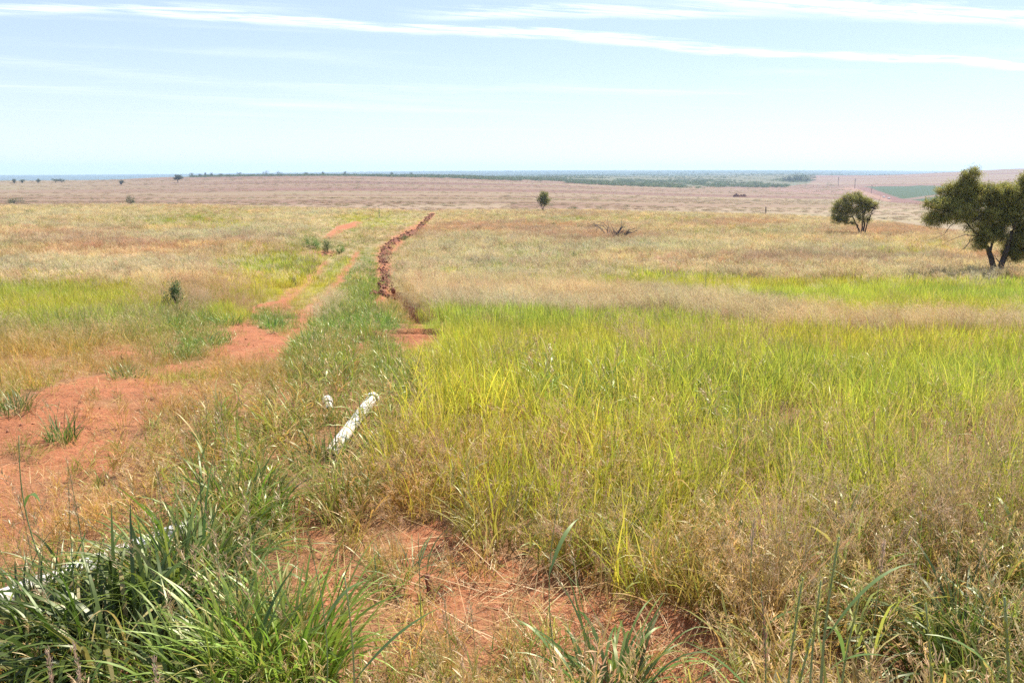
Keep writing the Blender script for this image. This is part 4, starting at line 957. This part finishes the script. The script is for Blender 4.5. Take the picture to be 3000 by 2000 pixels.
# ------------------------------------------------------------------ heaps of dug soil
def heap(name, label, line, hgt, seed, clods=60, cat='soil heap'):
    """rough bank of lumps along a line of (px,row,half width px)"""
    r_ = np.random.default_rng(seed); W3 = []
    for p_, q_, w_ in line:
        gx_, gy_ = at(p_, q_); W3.append((gx_, gy_, w_ * gy_ / F))
    W3 = np.array(W3); seg = np.hypot(*(np.diff(W3[:, :2], axis=0).T)); cs = np.concatenate([[0], np.cumsum(seg)]) if len(W3) > 1 else np.array([0.])
    L_ = cs[-1]; n = max(8, int(L_ / .10)); n = min(n, 900); t = np.linspace(0, L_, n)
    cx = np.interp(t, cs, W3[:, 0]); cy_ = np.interp(t, cs, W3[:, 1]); ww = np.interp(t, cs, W3[:, 2])
    dx = np.gradient(cx); dy = np.gradient(cy_); l_ = np.hypot(dx, dy) + 1e-9; nx, ny = dy / l_, -dx / l_
    m_ = 26; u = np.linspace(-1, 1, m_)
    XX = cx[:, None] + nx[:, None] * u * ww[:, None]; YY = cy_[:, None] + ny[:, None] * u * ww[:, None]
    brk = np.clip(.15 + 2.4 * (fbm(t * .35, t * 0 + seed, 161, 3) - .28), .12, 1.2)[:, None]; ww = ww * (.48 + .6 * vn(t * .8, t * 0 + seed, 163))
    XX = cx[:, None] + nx[:, None] * u * ww[:, None]; YY = cy_[:, None] + ny[:, None] * u * ww[:, None]
    prof = brk * (1 - u ** 2)[None, :] * np.minimum(1, np.minimum(t, L_ - t) / .5 + .05)[:, None]
    # broken lumpy surface
    lump = fbm(XX * 2.4, YY * 2.4, 111, 4) - .30; fine_ = fbm(XX * 9, YY * 9, 117, 3)
    ZZ = gz(XX.ravel(), YY.ravel()).reshape(XX.shape) - .06 + hgt * prof ** .7 * (.15 + 1.9 * np.maximum(lump, 0)) * (.7 + .6 * fine_) + .04 * fine_ * prof
    o0 = np.array([cx.mean(), cy_.mean(), float(gz(cx.mean(), cy_.mean()))])
    V = np.stack([XX, YY, ZZ], -1).reshape(-1, 3) - o0; i_ = np.arange(n * m_).reshape(n, m_)
    Q = np.stack([i_[:-1, :-1], i_[:-1, 1:], i_[1:, 1:], i_[1:, :-1]], -1).reshape(-1, 4)
    Vl = [V]; Tl = []; nv = len(V)
    # loose clods lying on the bank
    ico = [(0, 0, 1), (.894, 0, .447), (.276, .851, .447), (-.724, .526, .447), (-.724, -.526, .447), (.276, -.851, .447), (.724, .526, -.447), (-.276, .851, -.447), (-.894, 0, -.447), (-.276, -.851, -.447), (.724, -.526, -.447), (0, 0, -1)]
    icf = [(0,1,2),(0,2,3),(0,3,4),(0,4,5),(0,5,1),(1,6,2),(2,7,3),(3,8,4),(4,9,5),(5,10,1),(6,7,2),(7,8,3),(8,9,4),(9,10,5),(10,6,1),(11,7,6),(11,8,7),(11,9,8),(11,10,9),(11,6,10)]
    ico = np.array(ico)
    for _ in range(clods):
        a_, b_ = r_.integers(0, n), r_.integers(0, m_); sz = abs(r_.normal(.015, .035)) + .018
        p = np.array([XX[a_, b_], YY[a_, b_], ZZ[a_, b_]]) - o0 + r_.normal(0, .16, 3) * np.array([1, 1, 0])
        Vl.append(ico * (1 + r_.normal(0, .22, (12, 1))) * sz * r_.uniform(.7, 1.2, 3) + p + np.array([0, 0, sz * .4])); Tl.append(np.array(icf) + nv); nv += 12
    me = mk_mesh(name, np.concatenate(Vl), Q, np.concatenate(Tl) if Tl else None)
    return tag(link(name, me, M_CLOD, None, o0), label, cat)
heap('spoil_bank', 'long winding bank of dug reddish brown clods running to the crest', [(1268, 626, 12), (1256, 638, 10), (1230, 664, 8), (1205, 684, 26), (1165, 702, 22), (1135, 724, 20), (1128, 752, 24), (1124, 780, 22), (1122, 806, 12), (1135, 830, 18), (1118, 856, 15), (1108, 868, 13)], .20, 1, 1900, 'soil bank')
heap('soil_heap', 'short side heap of clods right of the winding bank', [(1165, 770, 16), (1198, 768, 16)], .3, 2, 60)
heap('soil_heap', 'dark heap with roots at the near end of the winding bank', [(1092, 868, 14), (1122, 872, 20)], .24, 3, 110)
heap('soil_heap', 'low rough heap in the green verge left of the pit', [(1022, 1004, 20), (1056, 1000, 22)], .17, 4, 60)
heap('soil_heap', 'purplish red mound far out on the stubble field', [(2150, 577, 5), (2166, 577, 11), (2184, 577, 5)], 2.6, 7, 0)
heap('soil_heap', 'small red rim under the weeds of the upper track', [(925, 745, 8), (985, 752, 9)], .22, 8, 20)

# ------------------------------------------------------------------ dead wood
def deadwood(name, label, px_, row_, arms, mat, seed, cat):
    gx_, gy_ = at(px_, row_); dep = gy_ * CT + (EYE - float(base_z(gx_, gy_))) * ST_; s = dep / F; r_ = np.random.default_rng(seed)
    root = empty(name, (gx_, gy_, float(gz(gx_, gy_)))); tag(root, label, cat)
    main = []; tw = []
    for pts, w0 in arms:
        dy = r_.uniform(-.5, .5); P_ = [np.array([(p[0] - px_) * s, dy * i / len(pts), (row_ - p[1]) * s]) for i, p in enumerate(pts)]
        Q = [P_[0]]
        for i in range(len(P_) - 1): Q += list(wig(P_[i], P_[i + 1], 4, s * .7, r_)[1:])
        main = [(Q, list(np.linspace(w0, .8, len(Q)) * s / 2))]; tw = []
        for _ in range(6):
            q = Q[r_.integers(len(Q) // 3, len(Q))]; dd = (Q[-1] - Q[len(Q) // 2]); dd = dd / (np.linalg.norm(dd) + 1e-6) + r_.normal(0, .55, 3)
            tw.append((wig(q, q + dd * s * r_.uniform(6, 18), 4, s * .7, r_), list(np.linspace(1.0, .4, 4) * s / 2)))
        tubes_obj('branch', main + tw, mat, root, 6)
deadwood('dead_branch', 'arching grey dead branches bowed over the grass left of the dark stump', 1780, 700,
  [([(1783, 698), (1778, 675), (1765, 662), (1745, 658), (1725, 667)], 3), ([(1780, 700), (1770, 680), (1752, 665), (1735, 660)], 2.5), ([(1785, 700), (1778, 665), (1765, 652), (1750, 650)], 2.5), ([(1788, 700), (1780, 660)], 2.2), ([(1775, 700), (1755, 685), (1735, 682)], 2.2), ([(1780, 700), (1765, 672), (1740, 655), (1728, 662)], 2)], M_GREYW, 3, 'dead branches')
deadwood('uprooted_stump', 'dark tangled uprooted stump with spiky roots lying in the pale grass', 1815, 706,
  [([(1800, 705), (1810, 685), (1822, 668), (1833, 666)], 9), ([(1805, 706), (1820, 690), (1845, 684), (1872, 676)], 6), ([(1802, 702), (1815, 676), (1820, 664)], 6), ([(1795, 704), (1806, 688), (1812, 680)], 8), ([(1810, 706), (1828, 692), (1842, 674), (1850, 672)], 6),
   ([(1815, 706), (1835, 696), (1848, 700)], 6), ([(1800, 706), (1822, 700), (1838, 688)], 9), ([(1805, 706), (1808, 690), (1825, 675)], 9), ([(1812, 706), (1825, 696), (1836, 680)], 10), ([(1800, 700), (1796, 688)], 5), ([(1818, 706), (1830, 704), (1845, 706)], 6)] + [([(1806 + (i * 7) % 26, 706), (1806 + (i * 5) % 30, 694), (1800 + (i * 11) % 44, 680 + (i * 3) % 16)], 8 + i % 4) for i in range(26)], M_DEAD, 4, 'stump')

# ------------------------------------------------------------------ pipes and stake
def pipe(name, label, p0, p1, dia, z_off=(0.0, 0.0), collar_at=(), parts=True):
    (x0, y0), (x1, y1) = p0, p1
    a_ = np.array([x0, y0, float(gz(x0, y0)) + dia / 2 + z_off[0]]); b_ = np.array([x1, y1, float(gz(x1, y1)) + dia / 2 + z_off[1]])
    root = empty(name, tuple(a_)); tag(root, label, 'pipe'); d = b_ - a_; L_ = np.linalg.norm(d); u = d / L_
    V = []; Fq = []; ts = np.linspace(0, 1, 12); tube_bm(V, Fq, [d * t for t in ts], [dia / 2] * 12, 24); link('tube', mk_mesh('tube', V, Fq, smooth=True), M_PIPE, root)
    V = []; Fq = []; tube_bm(V, Fq, [u * .0 + d * 1.0, d * 1.0 - u * .002, d * .9], [dia / 2, dia / 2 - .005, dia / 2 - .006], 24); tube_bm(V, Fq, [d * .9, d * .9 + u * .001], [dia / 2 - .006, .001], 24); link('inner_wall', mk_mesh('inner_wall', V, Fq, smooth=True), M_BLK, root)
    for q in collar_at:
        V = []; Fq = []; c = d - u * q; tube_bm(V, Fq, [c - u * .030, c - u * .028, c + u * .028, c + u * .030], [dia / 2, dia / 2 + .009, dia / 2 + .009, dia / 2], 24); link('collar', mk_mesh('collar', V, Fq, smooth=True), M_PIPE, root)
        V = []; Fq = []; c = c - u * .042; tube_bm(V, Fq, [c - u * .007, c - u * .005, c + u * .005, c + u * .007], [dia / 2, dia / 2 + .006, dia / 2 + .006, dia / 2], 24); link('seal_ring', mk_mesh('seal_ring', V, Fq, smooth=True), M_RING, root)
    return root
pipe('plastic_pipe', 'long white plastic pipe lying in the grass at the centre, open end pointing away', at(965, 1345), at(1096, 1208), .094, (-.015, .045), (.045,))
pipe('plastic_pipe', 'short white pipe stub with dark rings, left of the long centre pipe', at(965, 1212), at(960, 1194), .072, (-.02, .02), (.02, .09))
pipe('plastic_pipe', 'white plastic pipe half buried under the lush clump in the lower left corner', at(-160, 1860), at(600, 1545), .095, (.01, -.015), ())

gx_, gy_ = at(1262, 1748); r_ = np.random.default_rng(8)
V = []; Fq = []; H_ = .118
tube_bm(V, Fq, [(0, 0, -.05), (0, 0, .02), (-.003, .002, .05), (-.008, 0, .09), (-.012, 0, H_ - .012), (-.016, 0, H_), (-.016, 0, H_ - .004)], [.0165, .0175, .016, .0165, .014, .008, .001], 11, True)
V = [v + r_.normal(0, .0016, 3) for v in V]; q, t = clean_quads(Fq)
tag(link('wooden_stake', mk_mesh('wooden_stake', V, q, t), M_STAKE, None, (gx_, gy_, float(gz(gx_, gy_)))), 'short broken reddish brown stake sticking out of the bare red soil', 'stake')

# ------------------------------------------------------------------ single plants in the foreground
def clump(px_, row_, n, rad_, h, w, col, label, seed, lean=.35, bend=1.5, culms=0, culm_h=(.5, .8), name='grass_clump', group=None, wx=0.0, head=(.42, .27, .16)):
    r_ = np.random.default_rng(seed); gx_, gy_ = at(px_, row_)
    root = empty(name, (gx_, gy_, float(gz(gx_, gy_)) - .01)); tag(root, label, 'grass clump', group)
    bg_ = Bag(); base = disc(n, rad_, r_); a_ = np.arctan2(base[:, 1], base[:, 0] + wx * rad_) + r_.normal(0, .7, n)
    hh = r_.uniform(h[0], h[1], n)
    V, Fq, hg, c = ribbons(base, a_, np.abs(r_.normal(lean, lean * .6, n)), np.abs(r_.normal(bend, bend * .4, n)), hh, r_.uniform(w[0], w[1], n), 9, side_j=.6, r_=r_)
    cc = np.clip(np.array(col) * (1 + r_.normal(0, .22, (n, 1))) * (1 + r_.normal(0, .07, (n, 3))), .01, 1)
    bg_.add(V, Fq, hg, r_.random(n) * .96, 0, cc); link('leaf_blades', bg_.mesh('leaf_blades', None, col), MG_O, root)
    if culms:
      for _c in range(culms):
        b2 = Bag(); b3 = Bag(); base = disc(1, rad_ * .8, r_); a_ = r_.normal(pi * .9, 1.0, 1); hh = r_.uniform(culm_h[0], culm_h[1], 1); _n, culms = culms, 1
        V, Fq, hg, c = ribbons(base, a_, np.abs(r_.normal(.12, .12, culms)), np.abs(r_.normal(.4, .3, culms)), hh, np.full(culms, .0042), 7, 'stem', r_=r_)
        b2.add(V, Fq, hg, r_.random(culms) * .8, 0, np.array(col) * 1.1 + .03); link('stalk', b2.mesh('stalk', None, col), MG_O, root)
        nsp = 34; k = r_.uniform(.78, 1.0, (culms, nsp)); f_ = k * 7; i = np.minimum(f_.astype(int), 6); u = (f_ - i)[..., None]; ar = np.arange(culms)[:, None]
        pc = (c[ar, i] * (1 - u) + c[ar, i + 1] * u).reshape(-1, 3) + r_.normal(0, .004, (culms * nsp, 3)); m_ = len(pc)
        V, Fq, hg, _ = ribbons(pc, r_.normal(pi * .9, 1.5, m_), r_.uniform(.1, 1.1, m_), r_.uniform(0, .8, m_), r_.uniform(.010, .03, m_), np.full(m_, .0035), 2, 'sp', r_=r_)
        b3.add(V, Fq, np.ones(len(V)), r_.random(m_) * .7, 0, np.array(head)); link('seed_head', b3.mesh('seed_head', None, head), MG_O, root)
    return root
LD, LM, LL = (.070, .105, .018), (.140, .190, .030), (.24, .32, .05)
clump(330, 1940, 430, .26, (.32, .68), (.012, .022), LD, 'big dark drooping grass clump in the lower left foreground', 1, .6, 2.0, 8, wx=-.3)
clump(90, 1880, 170, .17, (.25, .46), (.009, .016), LD, 'dark grass clump at the left edge over the white pipe', 2, .4, 1.5, 5, wx=-.4)
clump(240, 1720, 110, .15, (.18, .42), (.008, .014), LD, 'drooping dark tuft lying across the middle of the corner pipe', 31, .6, 1.8, 2)
clump(560, 1760, 260, .22, (.35, .65), (.010, .018), LM, 'green clump with pale arching leaves right of the corner pipe', 3, .35, 1.4, 12)
clump(830, 2010, 260, .20, (.30, .60), (.008, .015), LL, 'bright light green clump at the bottom edge, left of centre', 4, .25, 1.1, 14)
clump(620, 2080, 140, .20, (.30, .60), (.009, .016), LM, 'green clump at the bottom edge between the dark and the bright clump', 5, .3, 1.2, 6)
clump(700, 1540, 180, .26, (.28, .52), (.007, .013), LM, 'leafy clump with reddish seed stalks below the centre pipe', 6, .35, 1.4, 16)
clump(180, 1278, 110, .10, (.10, .30), (.005, .009), (.13, .20, .05), 'single bushy tuft standing alone on the red track', 7, .35, .9, 5, (.3, .4))
clump(1810, 2080, 120, .12, (.24, .56), (.007, .015), (.115, .175, .032), 'dark broad leaved grass plant at the bottom edge, right of centre', 8, .55, 2.3, 5, (.45, .65))
clump(2880, 2000, 190, .28, (.3, .62), (.008, .015), LD, 'dark green clump in the lower right corner', 9, .5, 1.6, 10)
clump(2640, 1880, 70, .18, (.2, .4), (.006, .010), LM, 'sparse green clump left of the corner clump on the right', 10, .4, 1.2, 8)
clump(800, 962, 90, .26, (.18, .36), (.012, .02), (.17, .29, .06), 'round bright tuft on the middle of the dirt track', 11, .4, 1.0)
clump(595, 1008, 100, .30, (.12, .30), (.010, .018), (.11, .19, .06), 'dark cushion shaped tuft on the left side of the track', 12, .6, 1.2)
clump(670, 950, 110, .32, (.22, .42), (.012, .02), (.17, .27, .06), 'green tuft at the left shoulder where the track narrows', 13, .4, 1.1)
clump(370, 1105, 90, .22, (.10, .26), (.007, .012), (.18, .22, .07), 'olive tuft at the left edge of the wide red soil patch', 14, .5, 1.2)
clump(40, 1205, 90, .18, (.15, .32), (.006, .011), (.12, .17, .05), 'tuft at the left picture edge above the red soil', 15, .4, 1.2)
clump(475, 1248, 70, .12, (.06, .16), (.005, .009), (.22, .24, .07), 'low pale tuft in the middle of the red soil patch', 16, .7, 1.0)
clump(215, 1378, 34, .03, (.03, .10), (.003, .005), (.16, .26, .06), 'tiny yellow green seedling tuft on the red soil', 17, .4, .7)
clump(1560, 1960, 200, .20, (.03, .13), (.003, .006), (.20, .33, .09), 'low soft light green weed patch at the bottom centre', 18, .6, .8)
clump(1390, 2060, 50, .12, (.15, .42), (.002, .004), (.26, .22, .10), 'thin dry upright grass tuft at the bottom centre', 19, .25, .4, 5, (.3, .45))
clump(945, 1375, 150, .22, (.18, .36), (.006, .012), LM, 'green clump crossing the near part of the centre pipe', 20, .4, 1.4)
clump(968, 1236, 60, .10, (.08, .2), (.005, .009), LM, 'small leafy clump half hiding the short pipe stub', 24, .5, 1.2)
clump(1068, 1310, 50, .12, (.06, .16), (.005, .01), (.16, .2, .06), 'weedy clump against the right side of the centre pipe', 25, .5, 1.2)
clump(1180, 1700, 80, .16, (.14, .3), (.004, .008), (.14, .20, .07), 'thin green clump left of the broken stake', 21, .5, 1.2)
clump(2090, 1790, 120, .16, (.25, .48), (.005, .009), (.30, .24, .06), 'dense yellow and rust coloured clump at the right rim of the red soil', 22, .25, .9)
clump(1450, 1600, 110, .16, (.2, .45), (.005, .009), (.32, .28, .07), 'yellow green clump overhanging the red soil at the centre', 23, .3, 1.0)

def culm(tip, Yd, base_dx, label, seed, rad_=.0028, leaves=4, spike=.18, col=(.17, .25, .07), head=(.42, .42, .14), leaf_w=.012, ground=False):
    """a single tall stalk; the tip is seen at photograph pixel tip at depth Yd"""
    r_ = np.random.default_rng(seed); px_, row_ = tip
    bb = (1000 - row_) / F; dy, dz = CT + bb * ST_, bb * CT - ST_; k = Yd / dy
    T_ = np.array([(px_ - 1500) / F * k, Yd, EYE + dz * k]); bx, by = T_[0] + base_dx, Yd + r_.uniform(-.05, .05); B_ = np.array([bx, by, float(gz(bx, by)) - .01])
    root = empty('grass_stalk', tuple(B_)); tag(root, label, 'grass stalk'); d = T_ - B_; L_ = np.linalg.norm(d)
    t = np.linspace(0, 1, 12)[:, None]; pts = d * t + np.array([-.06 * np.sign(base_dx) * L_, 0, .02]) * np.sin(pi * t)
    tubes_obj('stalk', [(pts, list(np.linspace(rad_ * 1.35, rad_ * .6, 12)))], stalk_mat, root, 7)
    if leaves:
        b2 = Bag(); i = r_.integers(2, 9, leaves); pb = pts[i]
        V, Fq, hg, _ = ribbons(pb, r_.choice([0, pi], leaves) + r_.normal(0, .5, leaves), r_.uniform(.3, .8, leaves), r_.uniform(.6, 1.6, leaves), r_.uniform(.18, .42, leaves), r_.uniform(leaf_w * .7, leaf_w * 1.2, leaves), 10, 'leaf', .4, r_=r_)
        b2.add(V, Fq, hg * .6 + .4, r_.random(leaves) * .7, 0, np.array(col)); link('leaf', b2.mesh('leaf', None, col), MG_O, root)
    if spike:
        n = 110; k = r_.uniform(1 - spike, 1.0, n); pc = np.stack([np.interp(k, t[:, 0], pts[:, j]) for j in range(3)], 1); b3 = Bag()
        V, Fq, hg, _ = ribbons(pc + r_.normal(0, .0025, (n, 3)), r_.uniform(0, 2 * pi, n), r_.uniform(.1, .5, n), r_.uniform(0, .5, n), r_.uniform(.010, .026, n) * (1.5 - k / 1.2), np.full(n, .0022), 2, 'sp', r_=r_)
        b3.add(V, Fq, np.ones(len(V)), r_.random(n) * .7, 0, np.array(head)); link('seed_head', b3.mesh('seed_head', None, head), MG_O, root)
    return root
stalk_mat = simple_mat('green_stalk', (.17, .23, .08), (.26, .30, .12), 30, .6, .1, spec=.4)
PK = (.56, .38, .33)
culm((2458, 1572), 1.75, .12, 'tall thick green stalk with slender seed head, right of centre at the bottom', 1, .0038, 2, .16)
culm((2352, 1690), 1.70, .10, 'green stalk with seed head left of the tallest thick one', 2, .0032, 3, .2)
culm((2405, 1700), 1.80, .11, 'green stalk between the tallest one and its left neighbour', 3, .003, 2, .2)
culm((2525, 1720), 1.85, .07, 'green stalk right of and below the tallest thick one', 4, .003, 1, .14)
culm((2375, 1870), 1.55, .05, 'short green stalk with plump yellow green head at the bottom', 5, .0036, 3, .22, head=(.36, .36, .07))
culm((2712, 1765), 1.62, -.01, 'upright stalk with feathery yellow head near the lower right', 6, .003, 1, .22, head=(.38, .36, .09))
culm((2943, 1748), 1.50, -.01, 'rightmost thick green stalk with dense spike at the lower right', 7, .004, 2, .2, head=(.33, .34, .07))
culm((2230, 1730), 1.9, -.05, 'stalk with purplish drooping seed head left of the green stalks', 8, .002, 1, .3, head=(.30, .14, .13))
culm((2590, 1590), 2.3, .0, 'thin stalk with pink seed head behind the thick green stalks', 9, .0018, 0, .14, head=PK)
culm((2210, 1520), 2.7, .12, 'thin leaning stalk with pinkish seed head above the rust clump', 10, .002, 1, .2, head=PK)
culm((140, 1905), 1.9, -.10, 'pink feathery seed head at the bottom left corner', 11, .0016, 0, .16, head=PK)
culm((215, 1890), 1.95, -.06, 'second pink feathery seed head from the bottom left corner', 12, .0016, 0, .2, head=PK)
culm((450, 1930), 1.7, -.14, 'leaning pink seed head in front of the dark clump', 13, .0018, 0, .2, head=PK)
culm((55, 1275), 3.4, .05, 'tall narrow upright leaf blade above the red soil at the left', 14, .003, 1, 0, leaf_w=.02)
culm((1010, 1690), 1.9, -.10, 'tall green stem with short side leaves right of the bright clump', 15, .0028, 4, 0)
culm((900, 1560), 2.2, -.02, 'thin dark stalk standing above the bright clump', 16, .002, 1, .12, head=(.30, .2, .1))
culm((1225, 1560), 2.7, .0, 'thin dark stalk left above the broken stake', 17, .0018, 0, 0)
culm((1640, 1440), 2.5, .04, 'thin green stem rising over the red soil right of centre', 18, .0018, 2, 0)
culm((2170, 1080), 5.6, .0, 'tall thin dark weed stem standing alone in the bright meadow', 19, .003, 0, 0)
culm((2070, 770), 27, .0, 'tall thin weed stem standing above the pink plume band', 20, .010, 0, 0)
culm((1110, 600), 128, .0, 'thin leafy sapling on the crest left of the spoil bank', 21, .05, 5, 0, leaf_w=.3)
culm((2885, 1330), 4.6, .05, 'brown plume stalk in the tan patch at the right edge', 22, .002, 0, .3, head=(.45, .28, .18))

# ------------------------------------------------------------------ haze
hz_me = mk_mesh('haze', [(sx * 9300, sy * 9300, zz_) for zz_ in (-60, 75) for sx, sy in ((-1, -1), (1, -1), (1, 1), (-1, 1))],
                [(3, 2, 1, 0), (4, 5, 6, 7), (0, 1, 5, 4), (1, 2, 6, 5), (2, 3, 7, 6), (3, 0, 4, 7)])
hm = bpy.data.materials.new('haze'); hm.use_nodes = True; ht = hm.node_tree; ht.nodes.clear()
pv = ht.nodes.new('ShaderNodeVolumePrincipled'); pv.inputs['Color'].default_value = (0.56, 0.76, 1.0, 1); pv.inputs['Density'].default_value = 0.00016
pv.inputs['Anisotropy'].default_value = 0.2
ho = ht.nodes.new('ShaderNodeOutputMaterial'); ht.links.new(pv.outputs[0], ho.inputs['Volume'])
tag(link('haze', hz_me, hm), 'thin pale blue air haze over the whole plain', 'haze', kind='stuff')
print('ground z', Z.min(), Z.max())
